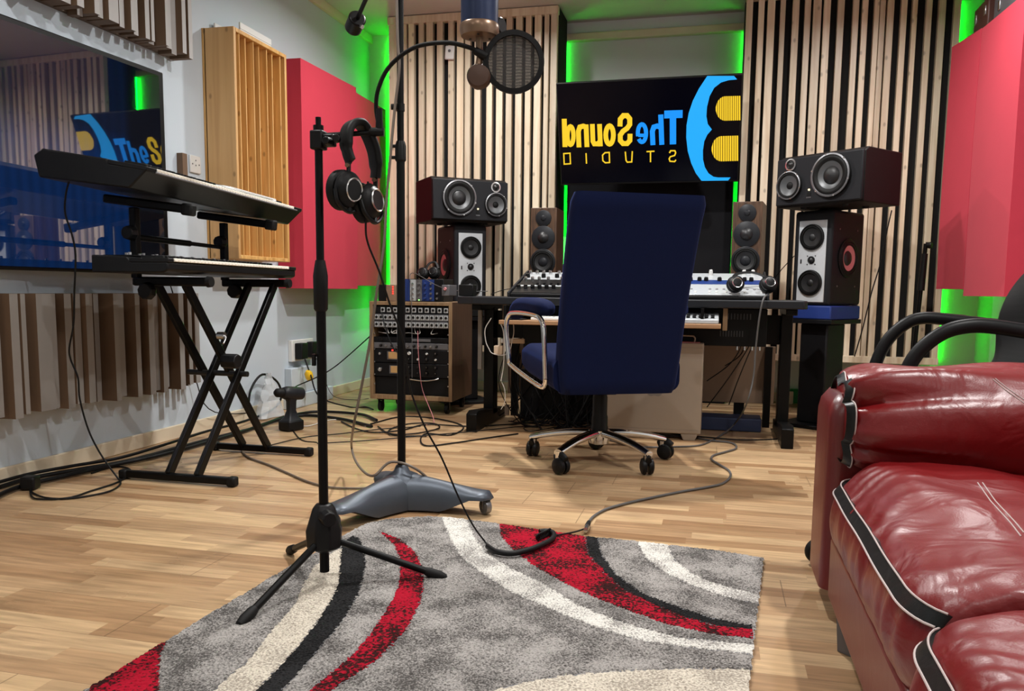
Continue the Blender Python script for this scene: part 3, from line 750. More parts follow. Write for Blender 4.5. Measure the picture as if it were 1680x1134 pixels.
# low stands behind the desk for the walnut speakers
for q, lb in ((atY(890.5, 452, 5.15), 'narrow black stand below the left walnut speaker'), (atY(1222, 452, 5.0), 'narrow black stand below the right walnut speaker')):
    t = thing('speaker_stand', lb, 'speaker stand', (q.x, q.y, 0))
    MB(T(q.x, q.y, 0)).box(-.11, .11, 0, .24, 0, .02).build('base', 'stand_black', t)
    MB(T(q.x, q.y, 0)).box(-.03, .03, .09, .15, .02, q.z-.021).build('column', 'stand_black', t)
    MB(T(q.x, q.y, 0)).box(-.085, .085, .0, .24, q.z-.021, q.z-.001).build('top_plate', 'stand_black', t)

# ------------------------------------------------------------------ desk
ZD = .742; YD0, YD1 = 4.33, 5.0; XD0, XD1 = -1.40, .445
t = thing('studio_desk', 'long black studio desk with pale shelf supports in front of the wall screen', 'desk', ((XD0+XD1)/2, 4.6, 0)); desk = t
MB().prism([(XD0, YD0+.10), (XD0+.12, YD0), (XD1-.02, YD0), (XD1, YD0+.03), (XD1, YD1-.12), (XD0, YD1-.12)], ZD-.042, ZD).build('desktop', 'dark_satin', t, bevel=.006)
for x in (XD0+.12, XD1-.07):
    mb = MB().box(x-.03, x+.03, 4.66, 4.76, .05, ZD-.06).box(x-.028, x+.028, 4.40, 4.86, ZD-.075, ZD-.042)
    mb.build('leg', 'black_metal', t, bevel=.004)
    MB().prism([(4.31, 0), (4.31, .10), (4.36, .115), (4.95, .06), (4.95, 0)], -.03, .03, frame((x, 0, 0), (0, 1, 0), y=(0, 0, 1))).build('foot', 'black_metal', t, bevel=.004)
MB().box(XD0+.15, XD1-.10, 4.72, 4.74, .50, .66).build('cross_beam', 'black_metal', t, bevel=.003)
for px in (829, 1190):
    q = atY(px, 515, 4.40); MB().box(q.x-.012, q.x+.012, 4.39, 4.42, .585, ZD-.042).build('shelf_support', 'oak_frame', t, bevel=.002)
# pull-out tray
qa, qb = atY(818, 525, 4.22), atY(1183, 530, 4.22)
t = thing('keyboard_tray', 'thin wooden keyboard tray pulled out under the black desk', 'tray', ((qa.x+qb.x)/2, 4.3, .60))
MB().box(qa.x, qb.x, 4.22, 4.52, .60, .622).build('board', 'tray_wood', t, bevel=.003)
for x in (qa.x+.02, qb.x-.10): MB().box(x, x+.015, 4.24, 4.50, .622, ZD-.043).build('runner', 'black_metal', t)
# things on the tray
q0, q1 = atY(872, 510, 4.30), atY(960, 510, 4.30)
t = thing('computer_keyboard', 'small white keyboard on the wooden tray behind the chair arm', 'keyboard', ((q0.x+q1.x)/2, 4.36, .623))
MB().box(q0.x, q1.x+.15, 4.28, 4.42, .623, .637).build('case', 'white_plastic', t, bevel=.003)
mb = MB()
for r in range(5):
    for c in range(15):
        x = q0.x+.012+c*(q1.x+.15-q0.x-.02)/15; y = 4.29+r*.025; mb.box(x, x+.019, y, y+.019, .637, .643)
mb.build('keys', 'white_plastic', t, bevel=.001, bseg=1)
q = atY(846, 517, 4.3)
t = thing('trackpad', 'black mouse mat edge at the left end of the wooden tray', 'mat', (q.x, 4.32, .623))
MB().box(q.x-.05, q.x+.05, 4.25, 4.40, .623, .630).build('pad', 'black_rubber', t, bevel=.002)
q0, q1 = atY(1120, 528, 4.24), atY(1179, 530, 4.24)
t = thing('midi_controller', 'grey control surface with black buttons at the right end of the tray', 'controller', ((q0.x+q1.x)/2, 4.32, .623))
mb = MB(); mb.loft([[(x, 4.235, .623), (x, 4.235, .645), (x, 4.42, .675), (x, 4.42, .623)] for x in (q0.x-.12, q1.x)]); mb.build('body', 'gear_silver', t, bevel=.004)
for i in range(6):
    for j in range(2):
        M = frame((q1.x-.03-i*.03, 4.27+j*.05, .652+j*.008), (1, 0, 0), z=(0, -.15, 1))
        inst('pad_button', lambda: (MB().box(-.009, .009, -.009, .009, 0, .010), ['black_plastic'], dict(bevel=.002)), 'button', t, M)

# sloping gear on the desk
def slope_unit(name, x0, x1, mat, label, rows, capmat, kmat, seed, group=None, step=.028, zb=0., bars=None, y0=4.46, y1=4.93, h=.145):
    rnd = random.Random(seed)
    t = thing(name, label, 'audio mixer', ((x0+x1)/2, y0, ZD+.001), group)
    z0 = ZD+.001
    mb = MB(); mb.loft([[(x, y0, z0), (x, y0, z0+.018), (x, y1, z0+h), (x, y1, z0)] for x in (x0, x1)])
    mb.build('body', 'black_plastic', t, bevel=.004)
    for xx in (x0-.014, x1+.001):
        mb = MB(); mb.loft([[(x, y0-.012, z0), (x, y0-.012, z0+.026), (x, y1+.01, z0+h+.012), (x, y1+.01, z0)] for x in (xx, xx+.013)]); mb.build('side_cheek', 'dark_satin', t, bevel=.003)
    S = frame((x0, y0, z0+.0185), (1, 0, 0), y=(0, y1-y0, h-.018))
    L = math.hypot(y1-y0, h-.018)
    if bars:
        for a, b, mm in bars: MB(S).box(.006, x1-x0-.006, L*a, L*b, 0, .003).build('faceplate', mm, t, bevel=.001, bseg=1)
    else: MB(S).box(.006, x1-x0-.006, .008, L-.008, 0, .003).build('faceplate', mat, t, bevel=.001, bseg=1)
    for fr, r, hh, cm, km, dens in rows:
        x = .025
        while x < x1-x0-.02:
            if rnd.random() < dens: knob(t, S @ T(x, L*fr, .003, rz=rnd.uniform(-2, 2)), r, hh, km, cm)
            x += step*rnd.choice((1, 1, 1.35))
    return t
q0, q1 = atY(831, 478, 4.46), atY(1010, 478, 4.46)
slope_unit('rack_mixer', q0.x+.02, -.50, 'gear_silver', 'sloping mixer with rows of black and silver knobs left of the chair',
           [(.22, .012, .020, 'silver', 'black_plastic', .9), (.36, .008, .014, 'silver', 'black_plastic', .55), (.60, .010, .018, 'silver', 'silver', .6), (.72, .013, .022, 'silver', 'black_plastic', .8), (.88, .011, .022, 'silver', 'silver', .7)],
           None, None, 4, step=.040, bars=((.02, .30, 'gear_face'), (.31, .36, 'gear_silver'), (.37, .62, 'gear_face'), (.63, .68, 'gear_silver'), (.69, .97, 'gear_silver')))
slope_unit('rack_mixer', -.42, atY(1258, 485, 4.46).x, 'gear_silver', 'sloping silver and blue mixer right of the chair under the headphones',
           [(.12, .007, .006, 'white_plastic', 'white_plastic', .9), (.24, .007, .006, 'grey_plastic', 'grey_plastic', .9), (.62, .012, .020, 'silver', 'black_plastic', .5), (.90, .011, .028, 'white_plastic', 'white_plastic', .6)],
           None, None, 8, step=.036, bars=((.02, .46, 'gear_silver'), (.47, .66, 'blue_gear'), (.67, .97, 'gear_silver')))
# headphones lying on the right mixer
def cup(parent, M, r=.042, d=.03, rim='silver', s=1.):
    mb = MB(M); mb.lathe([(r*.8, 0), (r, .004), (r, d*.55), (r*.92, d*.7), (r*.6, d), (0, d)], seg=28); mb.build('ear_cup', 'black_plastic', parent)
    mb = MB(M); mb.lathe([(r*.55, d+.0004), (r*.62, d+.0020), (r*.66, d-.002)], seg=28, caps=False); mb.build('cup_ring', rim, parent)
    mb = MB(M); mb.lathe([(r*1.02, 0), (r*1.08, -.008), (r*1.02, -.022), (r*.75, -.024), (r*.55, -.012)], seg=28); mb.build('ear_pad', 'black_rubber', parent)
c = atY(1205, 470, 4.50)
t = thing('headphones', 'black headphones lying on the right desktop mixer', 'headphones', (c.x, c.y, ZD+.05))
cup(t, frame((c.x+.005, c.y-.02, c.z+.012), (1, .3, 0), z=(-.15, -1, .25)))
cup(t, frame((c.x+.17, c.y+.01, c.z+.012), (1, .3, 0), z=(.3, -1, .5)))
mb = MB(); mb.tube([(c.x-.01, c.y, c.z+.03), (c.x+.01, c.y+.06, c.z+.065), (c.x+.09, c.y+.10, c.z+.075), (c.x+.16, c.y+.07, c.z+.05), (c.x+.17, c.y+.03, c.z+.03)], .012, rz=.006); mb.build('headband', 'headband', t)
# small items at the desk's left end
q = atY(764, 476, 4.42)
t = thing('small_black_box', 'small black box at the left end of the desk', 'box', (q.x, 4.45, ZD))
MB().box(q.x-.045, q.x+.04, 4.43, 4.50, ZD+.001, ZD+.065).build('body', 'black_plastic', t, bevel=.004)
q = atY(731, 476, 4.50)
t = thing('headphone_amplifier', 'small grey amplifier with one knob beside the small black desk box', 'amplifier', (q.x+.01, 4.52, ZD))
MB().box(q.x-.010, q.x+.035, 4.46, 4.60, ZD+.001, ZD+.062).build('body', 'gear_grey', t, bevel=.003)
knob(t, frame((q.x+.012, 4.4595, ZD+.04), (1, 0, 0), z=(0, -1, 0)), .009, .012, 'cone_red', 'silver')
# underslung equipment
q0, q1 = atY(1150, 540, 4.60), atY(1256, 540, 4.60)
t = thing('equipment_bay', 'black vented equipment box slung under the right side of the desk', 'equipment box', ((q0.x+q1.x)/2, 4.7, .47))
MB().box(q0.x-.25, q1.x, 4.48, 4.70, .50, ZD-.047).build('body', 'black_metal', t, bevel=.003)
mb = MB()
for k in range(9): mb.box(q0.x+.12+k*.016, q0.x+.126+k*.016, 4.475, 4.48, .64, .67); mb.box(q0.x+.10+k*.014, q0.x+.105+k*.014, 4.475, 4.48, .55, .58)
mb.build('vents', 'steel_dark', t)
mb = MB()
for k in range(4): mb.cyl((q0.x+.19+k*.038, 4.52, .50), (q0.x+.19+k*.038, 4.52, .478), .006, seg=10)
mb.build('plug', 'silver', t)
q0, q1 = atY(1150, 620, 4.95), atY(1272, 620, 4.95)
t = thing('modesty_panel', 'brown wooden board behind the desk above the floor', 'board', ((q0.x+q1.x)/2, 4.95, .1))
MB().box(-1.25, q1.x, 5.01, 5.03, .135, .47).build('board', 'board', t, bevel=.002)
MB().box(-1.22, -1.18, 4.97, 5.01, 0, .47).box(q1.x-.06, q1.x-.02, 4.97, 5.01, 0, .47).build('support', 'black_metal', t)
q0, q1 = atY(1158, 690, 4.75), atY(1250, 690, 4.75)
t = thing('flat_box', 'flat dark blue box on the floor under the desk behind the tower', 'box', ((q0.x+q1.x)/2, 4.9, 0))
MB().box(q0.x-.05, q1.x, 4.78, 4.96, .001, .075).build('body', 'blue_box', t, bevel=.005)
t = thing('equipment_bay', 'black equipment bay under the left side of the desk', 'equipment box', (-.95, 4.7, .4))
MB().box(-1.05, -.45, 4.56, 4.70, .36, ZD-.047).build('body', 'black_metal', t, bevel=.003)

# computer tower
a, b = fl(995, 714), fl(1152, 722)
M = frame((a.x, 4.40, 0), (1, .0, 0), z=(0, 0, 1)); W_ = .50
t = thing('computer_tower', 'large silver computer tower on the floor behind the blue chair', 'computer', M)
MB(M).box(.0, W_, 0, .20, .035, .515).build('case', 'pc_alu', t, bevel=.006)
for x in (.03, W_-.09):
    for q in (.005, .17): MB(M).loft([[(x, y, 0), (x+.06, y, 0), (x+.075, y, .035), (x-.015, y, .035)] for y in (q, q+.025)]).build('foot', 'pc_alu', t, bevel=.003)
mb = MB(M); mb.tube([(.05, .03, .515), (.05, .03, .545), (.10, .03, .552), (W_-.1, .03, .552), (W_-.05, .03, .545), (W_-.05, .03, .515)], .006, rz=.004); mb.build('handle', 'pc_alu', t)
MB(M).box(.02, W_-.02, .01, .19, .5155, .519).build('top_strip', 'cone_red', t, label='reddish strip along the top edge')
# fruit shaped mark on the side
lc = M.inverted() @ atY(1074, 638, 4.399)
mb = MB(frame(M @ Vector((lc.x, -.0005, lc.z)), (1, 0, 0), y=(0, 0, 1)))
pr = []
for k in range(48):
    a_ = 2*math.pi*k/48+math.pi/2; r = .048*(1-.16*abs(math.cos(a_/1-math.pi/2))**12-.10*max(0, -math.sin(a_))**10)
    x, y = r*math.cos(a_)*.95, r*math.sin(a_)
    dx, dy = x-.056, y-.008
    dd_ = math.hypot(dx, dy)
    if dd_ < .024: x, y = .056+dx/dd_*.024, .008+dy/dd_*.024
    pr.append((x, y))
mb.prism(pr, 0, .0012)
leaf = [(.004+.010*math.cos(a_)+.0*a_, .062+.020*math.sin(a_)+.006*math.cos(a_)) for a_ in [2*math.pi*k/14 for k in range(14)]]
mb.prism(leaf, 0, .0012); mb.build('logo', 'logo_grey', t, smooth=0)
mb = MB(M).box(.004, W_-.004, -.0006, .0, .055, .057).box(.004, W_-.004, -.0006, 0, .49, .492); mb.build('seam', 'logo_grey', t, smooth=0)

# ------------------------------------------------------------------ equipment rack
x0 = atY(606, 510, 4.85).x; x1 = atY(742, 510, 4.85).x; ya = 4.85; zb, zt = .085, .70
t = thing('equipment_rack', 'wooden rack cabinet on casters full of audio modules by the left wall', 'rack', ((x0+x1)/2, 5.05, 0)); rack = t
yb_ = 5.28; e = .022
MB().box(x0, x0+e, ya, yb_, zb, zt).build('side_panel', 'oak_frame', t, bevel=.002)
MB().box(x1-e, x1, ya+.002, yb_, zb, zt).build('side_panel', 'rack_side', t, bevel=.002)
MB().box(x1-e, x1-.0005, ya-.001, ya+.002, zb, zt).build('front_edge', 'oak_frame', t)
MB().box(x0+e, x1-e, ya, yb_, zt-e, zt).build('top_panel', 'oak_frame', t, bevel=.002)
MB().box(x0+e, x1-e, ya, yb_, zb, zb+e*1.3).build('bottom_panel', 'oak_frame', t, bevel=.002)
MB().box(x0+e, x1-e, yb_-.02, yb_, zb+e, zt-e).build('back_panel', 'rack_side', t)
def caster_parts(parent, p, r=.028, w=.02, mat='black_rubber', fork='black_metal', rz=0.):
    M = Matrix.Translation(p) @ Matrix.Rotation(rz, 4, 'Z')
    mb = MB(M); mb.cyl((-w/2, 0, r), (w/2, 0, r), r, seg=20)
    o = mb.build('caster', mat, parent)
    mb = MB(M); mb.box(-w/2-.006, -w/2-.002, -.010, .012, r*.8, r*2+.008); mb.box(w/2+.002, w/2+.006, -.010, .012, r*.8, r*2+.008); mb.box(-w/2-.006, w/2+.006, -.014, .014, r*2+.004, r*2+.010)
    o2 = mb.build('caster_fork', fork, o)
for px, py in ((x0+.05, ya+.06), (x1-.05, ya+.06), (x0+.05, yb_-.06), (x1-.05, yb_-.06)): caster_parts(t, (px, py, 0.001), .032)
MB().box(x0+.03, x1-.03, ya+.04, yb_-.03, .077, zb).build('caster_plate', 'black_metal', t)
WI = x1-x0-2*e; X0 = x0+e
def unit(z0, z1, face, name='rack_unit', dep=.012):
    u_ = MB().box(X0+.002, X0+WI-.002, ya+dep, ya+.20, z0+.001, z1-.001).build(name, face, t, bevel=.0015, bseg=1)
    return u_
def FM(x, z, d=.012): return frame((x, ya+d, z), (1, 0, 0), z=(0, -1, 0))
def xlr():
    mb = MB(); mb.box(-.013, .013, -.015, .015, 0, .002); mb.mi = 1; mb.lathe([(.0095, .002), (.0095, .005), (.0075, .005), (.0075, .0022)], seg=14); mb.mi = 2; mb.lathe([(.0075, .0024), (0, .0024)], seg=14, caps=False)
    return mb, ['gear_silver', 'silver', 'black_plastic'], {}
z = zt-e-.006
for r_, (hh, n) in enumerate(((.046, 12), (.043, 16), (.043, 16))):
    u_ = unit(z-hh, z, 'gear_grey' if r_ else 'gear_face', 'patch_panel')
    for i in range(n):
        if r_ == 0 and i in (0, 4): continue
        inst('xlr', xlr, 'socket', u_, FM(X0+.022+i*(WI-.044)/(n-1), z-hh/2))
    z -= hh+.002
z -= .055    # open slot with loose wiring
u_ = unit(z-.032, z, 'gear_face'); mb = MB().box(X0+.26, X0+.38, ya+.009, ya+.012, z-.025, z-.008); mb.build('display', 'gear_grey', u_)
for i in range(3): knob(u_, FM(X0+.03+i*.03, z-.016), .004, .006)
z -= .034
u_ = unit(z-.040, z, 'gear_grey')
for i in range(11): knob(u_, FM(X0+.05+i*.037, z-.020), .0075 if i % 3 else .009, .014, 'silver' if i % 2 else 'black_plastic', 'silver')
z -= .042
for k, (hh, vx) in enumerate(((.086, .10), (.086, .115))):
    u_ = unit(z-hh, z, 'gear_face', 'compressor')
    MB().box(X0+vx, X0+vx+.075, ya+.008, ya+.012, z-hh*.72, z-hh*.22).build('meter', 'vu_amber', u_, bevel=.002)
    MB().box(X0+vx-.008, X0+vx+.083, ya+.0095, ya+.012, z-hh*.78, z-hh*.18).build('meter_frame', 'gear_grey', u_)
    knob(u_, FM(X0+.045, z-hh*.35 if k == 0 else z-hh*.5), .010 if k == 0 else .015, .014, 'silver', 'white_plastic')
    if k == 0: MB().box(X0+vx+.022, X0+vx+.032, ya+.007, ya+.012, z-.012, z-.004).build('lamp', 'led_red', u_)
    for i in range(4):
        for j in range(2): knob(u_, FM(X0+.24+i*.058, z-hh*(.28+.42*j)), .007+.004*((i+j) % 3 == 0), .013, 'white_plastic' if (i+j) % 2 == 0 and k == 0 else 'black_plastic', 'silver')
    z -= hh+.002
u_ = unit(zb+e*1.3+.002, z, 'gear_face', dep=.03)
MB().tube([(X0+.23, ya+.028, z-.012), (X0+.33, ya+.012, z-.018), (X0+.40, ya+.012, z-.010), (X0+.43, ya+.020, z-.002)], .004).build('handle', 'silver', u_)
mb = MB()
for zz in (zt-.05, zt-.10, zt-.14, zt-.20, zt-.30, zt-.38, zt-.46, zt-.52):
    for xx in (X0+.007, X0+WI-.007): mb.cyl((xx, ya+.0118, zz), (xx, ya+.008, zz), .0045, seg=8)
mb.build('screw', 'silver', t)
# wiring inside the open slot
rnd = random.Random(3)
mb = MB()
for k in range(9):
    xa = X0+.05+rnd.random()*.4; za_ = zt-.185; 
    mb.tube([(xa, ya+.05, za_+.02), (xa+rnd.uniform(-.05, .05), ya+.015, za_-.012), (xa+rnd.uniform(-.09, .09), ya+.06, za_-.01)], .0022, 6)
o = mb.build('rack_wiring', ['cable_white'], t, kind='stuff')
# power supply with red lights and 500-series box on the rack
def lights(parent, x, y, z, n, dz, mat):
    mb = MB()
    for k in range(n): mb.box(x-.004, x+.004, y-.002, y, z+k*dz, z+k*dz+.008)
    mb.build('indicator', mat, parent)
q = atY(638, 480, 4.92)
t = thing('power_conditioner', 'small brown and black unit with red lights on the left end of the rack top', 'audio unit', (q.x-.01, 5.0, zt))
MB().box(q.x-.075, q.x-.02, 4.93, 5.12, zt+.001, zt+.105).build('side_box', 'black_plastic', t, bevel=.003)
MB().box(q.x-.019, q.x+.045, 4.92, 5.12, zt+.001, zt+.105).build('body', 'board', t, bevel=.003)
lights(t, q.x+.028, 4.919, zt+.045, 4, .014, 'led_red')
q0, q1 = atY(672, 480, 4.90), atY(722, 480, 4.90)
t = thing('module_box', 'blue audio module box with silver knobs on the rack top', 'audio unit', ((q0.x+q1.x)/2, 5.0, zt))
MB().box(q0.x-.045, q1.x+.02, 4.91, 5.10, zt+.001, zt+.142).build('case', 'black_plastic', t, bevel=.003)
n = 5; ww = (q1.x-q0.x)/n
for i, mm in enumerate(('gear_silver', 'gear_grey', 'blue_gear', 'blue_gear', 'gear_face')):
    MB().box(q0.x+i*ww+.001, q0.x+(i+1)*ww-.001, 4.906, 4.911, zt+.006, zt+.138).build('module', mm, t)
    for j in range(4 if i != 4 else 2):
        knob(t, frame((q0.x+(i+.5)*ww, 4.906, zt+.022+j*.030), (1, 0, 0), z=(0, -1, 0)), .008, .012, 'silver' if i != 2 else 'blue_gear', 'silver')
MB().box(q0.x-.043, q0.x-.003, 4.905, 4.911, zt+.004, zt+.14).build('end_panel', 'blue_gear', t)
lights(t, q0.x+1.5*ww, 4.905, zt+.008, 1, .01, 'led_small_green')
q = atY(700, 442, 4.95)
t = thing('headphones', 'black headphones lying on the blue module box', 'headphones', (q.x, 5.0, zt+.143))
cup(t, frame((q.x-.035, 4.98, zt+.178), (1, 0, 0), z=(-.6, -.7, .3)), .036, .026, 'black_plastic')
cup(t, frame((q.x+.03, 5.0, zt+.182), (1, 0, 0), z=(.6, -.7, .3)), .036, .026, 'black_plastic')
MB().tube([(q.x-.03, 5.0, zt+.19), (q.x-.02, 5.05, zt+.24), (q.x+.02, 5.06, zt+.25), (q.x+.05, 5.03, zt+.21)], .009, rz=.005).build('headband', 'headband', t)
# ------------------------------------------------------------------ blue executive chair
CA = 27
CM = yawm((-.495, 3.72, 0), CA)
t = thing('office_chair', 'high-backed dark blue velvet office chair on a chrome star base', 'chair', CM); chair = t
def rrect(w, d, r, n=5):
    """rounded rectangle outline, half sizes w, d"""
    P = []
    for cx, cy, a0 in ((w-r, d-r, 0), (-w+r, d-r, 90), (-w+r, -d+r, 180), (w-r, -d+r, 270)):
        for k in range(n+1): a = R_(a0+90*k/n); P.append((cx+r*math.cos(a), cy+r*math.sin(a)))
    return P
mb = MB(CM); secs = []
N = 26
for i in range(N+1):
    s = i/N; z = .345+s*.825
    yy = -.20-.03*s-.19*s**1.5; hw = .268+.012*s-.010*math.exp(-((s-.0)/.12)**2); th = .062-.018*s
    sh = min(1, .45+ (s/.05) if s < .03 else 1) ; e_ = 1
    if s > .96: q = (s-.96)/.04; e_ = math.sqrt(max(0, 1-q*q))*.35+.65
    if s < .04: q = (.04-s)/.04; e_ = math.sqrt(max(0, 1-q*q))*.25+.75
    w_, d_ = hw*(1-(1-e_)*.10), th*e_
    secs.append([(x, yy+y+.012*(1-(x/hw)**2)*-1, z+.012*(x/hw)*0-(0.010*(x/hw)**2 if s > .9 else 0)) for x, y in rrect(w_, d_, min(.035, d_*.8))])
mb.loft(secs); mb.build('backrest', 'velvet_blue', t, smooth=60)
mb = MB(CM); secs = []
for i in range(15):
    s = i/14; y = -.22+s*.56; e_ = 1 if s < .85 else math.sqrt(max(.0, 1-((s-.85)/.16)**2))*.5+.5
    zc = .425+.035*s; secs.append([(x, y, zc+z*1.) for x, z in rrect(.285, .075*e_, .045*e_)])
mb.loft(secs); mb.build('seat', 'velvet_blue', t, smooth=60)
mb = MB(CM); mb.box(-.20, .20, -.14, .16, .345, .362); mb.box(-.05, .05, -.08, .08, .32, .346); mb.build('mechanism', 'black_metal', t, bevel=.004)
for s in (-1, 1):
    sec = []
    arm = [(.315, -.20, .41), (.325, -.20, .60), (.33, -.175, .655), (.345, -.12, .675), (.385, .06, .680), (.40, .13, .665), (.405, .155, .61), (.395, .14, .47), (.385, .115, .435), (.33, -.15, .375), (.315, -.19, .385)]
    kx = 1 if s < 0 else .86; mb = MB(CM); mb.tube([(x*s*kx, y, z) for x, y, z in arm]+[(arm[0][0]*s*kx, arm[0][1], arm[0][2])], .011, 10, 5)
    mb.build('arm_frame', 'chrome', t, smooth=60)
    mb = MB(CM); secs = []
    for i in range(17):
        q = i/16; y = -.20+.42*q; xx = .30+.055*q; e_ = (1-abs(2*q-1)**6)**.5*.8+.2
        zz = .700+.015*math.sin(math.pi*q)-.05*max(0, (q-.72)/.28)**2
        secs.append([(s*(xx+x*1), y, zz+z) for x, z in rrect(.042*e_, .034*e_, .028*e_)])
    mb.loft(secs); mb.build('armrest', 'velvet_blue', t, smooth=60)
MB(CM).lathe([(.040, .125), (.040, .16), (.037, .17), (.037, .21), (.034, .22), (.034, .30), (.028, .33)], seg=24).build('column', 'black_plastic', t, smooth=50)
MB(CM).lathe([(.030, .085), (.045, .09), (.05, .115), (.050, .150), (.036, .156)], seg=24).build('hub', 'chrome', t)
for k, a in enumerate((174, 246, 318, 30, 102)):
    a = R_(a)-R_(CA); d = Vector((math.cos(a), math.sin(a), 0)); n_ = Vector((-d.y, d.x, 0)); secs = []
    for i in range(11):
        q = i/10; c = d*(.03+.30*q)+Vector((0, 0, .138-.006*q-.040*q**2.2)); ww = .030-.009*q; hh = .019-.004*q
        secs.append([c+n_*(ww*math.cos(b_))+Vector((0, 0, hh*math.sin(b_))) for b_ in [2*math.pi*j/12 for j in range(12)]])
    mb = MB(CM); mb.loft(secs)
    e2 = d*.322; mb.cyl(e2+Vector((0, 0, .060)), e2+Vector((0, 0, .100)), .016, .016, 14)
    lg = mb.build('leg', 'chrome', t, smooth=60)
    cs = d*.322+n_*.0; ra = random.Random(k).uniform(0, 3.1)
    Mc = CM @ Matrix.Translation(cs) @ Matrix.Rotation(ra, 4, 'Z')
    mb = MB(Mc)
    for sx_ in (-1, 1): mb.lathe([(.014, .004), (.034, .005), (.037, .011), (.034, .023), (.020, .029), (0, .030)], (0, -.014, .0375), (sx_, 0, 0), 24)
    mb.tube([(0, .018, .062), (0, -.012, .078), (0, -.042, .062)], .013, 8, rz=.024)
    mb.build('caster', 'black_plastic', lg, smooth=50)

# ------------------------------------------------------------------ keyboard stand and keyboards
XA, XB = -2.305, -1.815; YA, YB_ = 2.83, 3.46
t = thing('keyboard_stand', 'black double-braced two-tier X keyboard stand by the left wall', 'keyboard stand', ((XA+XB)/2, (YA+YB_)/2, 0)); ks = t
for Y in (YA, YB_):
    mb = MB().bar((XA, Y, .022), (XB, Y, .022), .030, .030); f_ = mb.build('foot', 'black_metal', t, bevel=.006)
    for x in (XA, XB): MB().box(x-.018, x+.018, Y-.020, Y+.020, .001, .040).build('foot_cap', 'black_rubber', f_, bevel=.008)
zt_ = .79
ya_t, yb_t = 2.75, 3.55
def xbar(Y0, Y1, x): return MB().bar((x, Y0, .03), (x, Y1, zt_), .038, .020, up=(1, 0, 0))
q1a, q1b = fl(272, 785).x, fl(322, 786).x
for x in (-2.10, -1.97): xbar(YA, yb_t-.10, x).build('leg', 'black_metal', t, bevel=.004)
for x in (-2.155, -2.025): xbar(YB_, ya_t+.12, x).build('leg', 'black_metal', t, bevel=.004)
mb = MB(); c_ = (YA+YB_)/2
mb.cyl((-2.22, c_, .41), (-1.93, c_, .41), .012, seg=12); mb.build('pivot_bolt', 'steel_dark', t)
mb = MB(); mb.cyl((-2.0, c_-.07, .47), (-1.93, c_-.07, .47), .032, seg=8); mb.build('locking_knob', 'black_plastic', t, bevel=.004)
for Y in (2.85, 3.46):
    mb = MB(); mb.bar((-2.24, Y, zt_+.008), (-1.91, Y, zt_+.008), .036, .036); a_ = mb.build('support_arm', 'black_metal', t, bevel=.008)
    mb = MB(); mb.cyl((-1.912, Y, zt_+.008), (-1.895, Y, zt_+.008), .022, .020, 14); mb.build('arm_cap', 'black_rubber', a_)
    mb = MB(); mb.cyl((-2.16, Y-.02, zt_-.03), (-2.16, Y-.05, zt_-.03), .036, .032, 9); mb.build('clamp_knob', 'black_plastic', t, bevel=.004)
    # upper tier
    xp = -2.23; zu = 1.085-(Y-2.85)*.018
    mb = MB(); mb.bar((xp, Y, zt_+.02), (xp, Y, zu), .030, .030, up=(1, 0, 0)); mb.build('post', 'black_metal', t, bevel=.004)
    mb = MB(); mb.bar((-2.36, Y, zu+.037), (-1.99, Y, zu-.010), .036, .034); a_ = mb.build('upper_arm', 'black_metal', t, bevel=.008)
    mb = MB(); Fm = frame((-1.99, Y, zu-.010), (.99, 0, -.12), z=(0, 0, 1)); mb.M = Fm; mb.box(-.02, .028, -.020, .020, -.024, .022); mb.build('arm_stop', 'black_rubber', a_, bevel=.008)
    mb = MB(); mb.cyl((xp, Y-.015, .985), (xp, Y-.05, .985), .030, .026, 10); mb.build('tier_knob', 'black_plastic', t, bevel=.004)
mb = MB(); mb.cyl((-2.23, 2.85, .97), (-2.23, 3.2, .965), .013, seg=10); mb.cyl((-2.23, 3.2, .965), (-2.23, 3.46, .96), .009, seg=10); mb.build('tier_cross_bar', 'black_metal', t)
mb = MB(); mb.cyl((-1.985, 3.02, .58), (-1.955, 3.02, .58), .016, seg=12); mb.tube([(-1.955, 3.02, .58), (-1.945, 3.01, .57), (-1.94, 2.985, .55)], .004, 8); mb.build('pull_pin', 'silver', t)

def piano(M, L, D, prof, label, keyz, k0, k1, oct_n, cat='keyboard', fz=.006, kd=.15):
    """M: x along length, y towards the back, z up; origin front top near corner"""
    t = thing('keyboard_instrument', label, cat, M, None)
    mb = MB(M); mb.loft([[(x, y, z) for y, z in prof] for x in (0, L)]); mb.build('body', 'black_plastic', t, bevel=.006)
    wk = MB(M); bk = MB(M); n = oct_n; wdt = (k1-k0)/n
    for i in range(n):
        a = k0+i*wdt; wk.box(a+.0006, a+wdt-.0006, -fz, kd, keyz, keyz+.012)
        if i % 7 in (0, 1, 3, 4, 5) and i < n-1: bk.box(a+wdt-.006, a+wdt+.006, kd-.095, kd, keyz+.012, keyz+.024)
    wk.build('white_keys', 'ivory', t, bevel=.0015, bseg=1); bk.build('black_keys', 'black_plastic', t, bevel=.0015, bseg=1)
    for a, b in ((0, k0-.002), (k1+.002, L)):
        MB(M).box(a, b, -.004, kd+.01, keyz-.004, keyz+.012).build('end_block', 'black_plastic', t, bevel=.003)
    return t
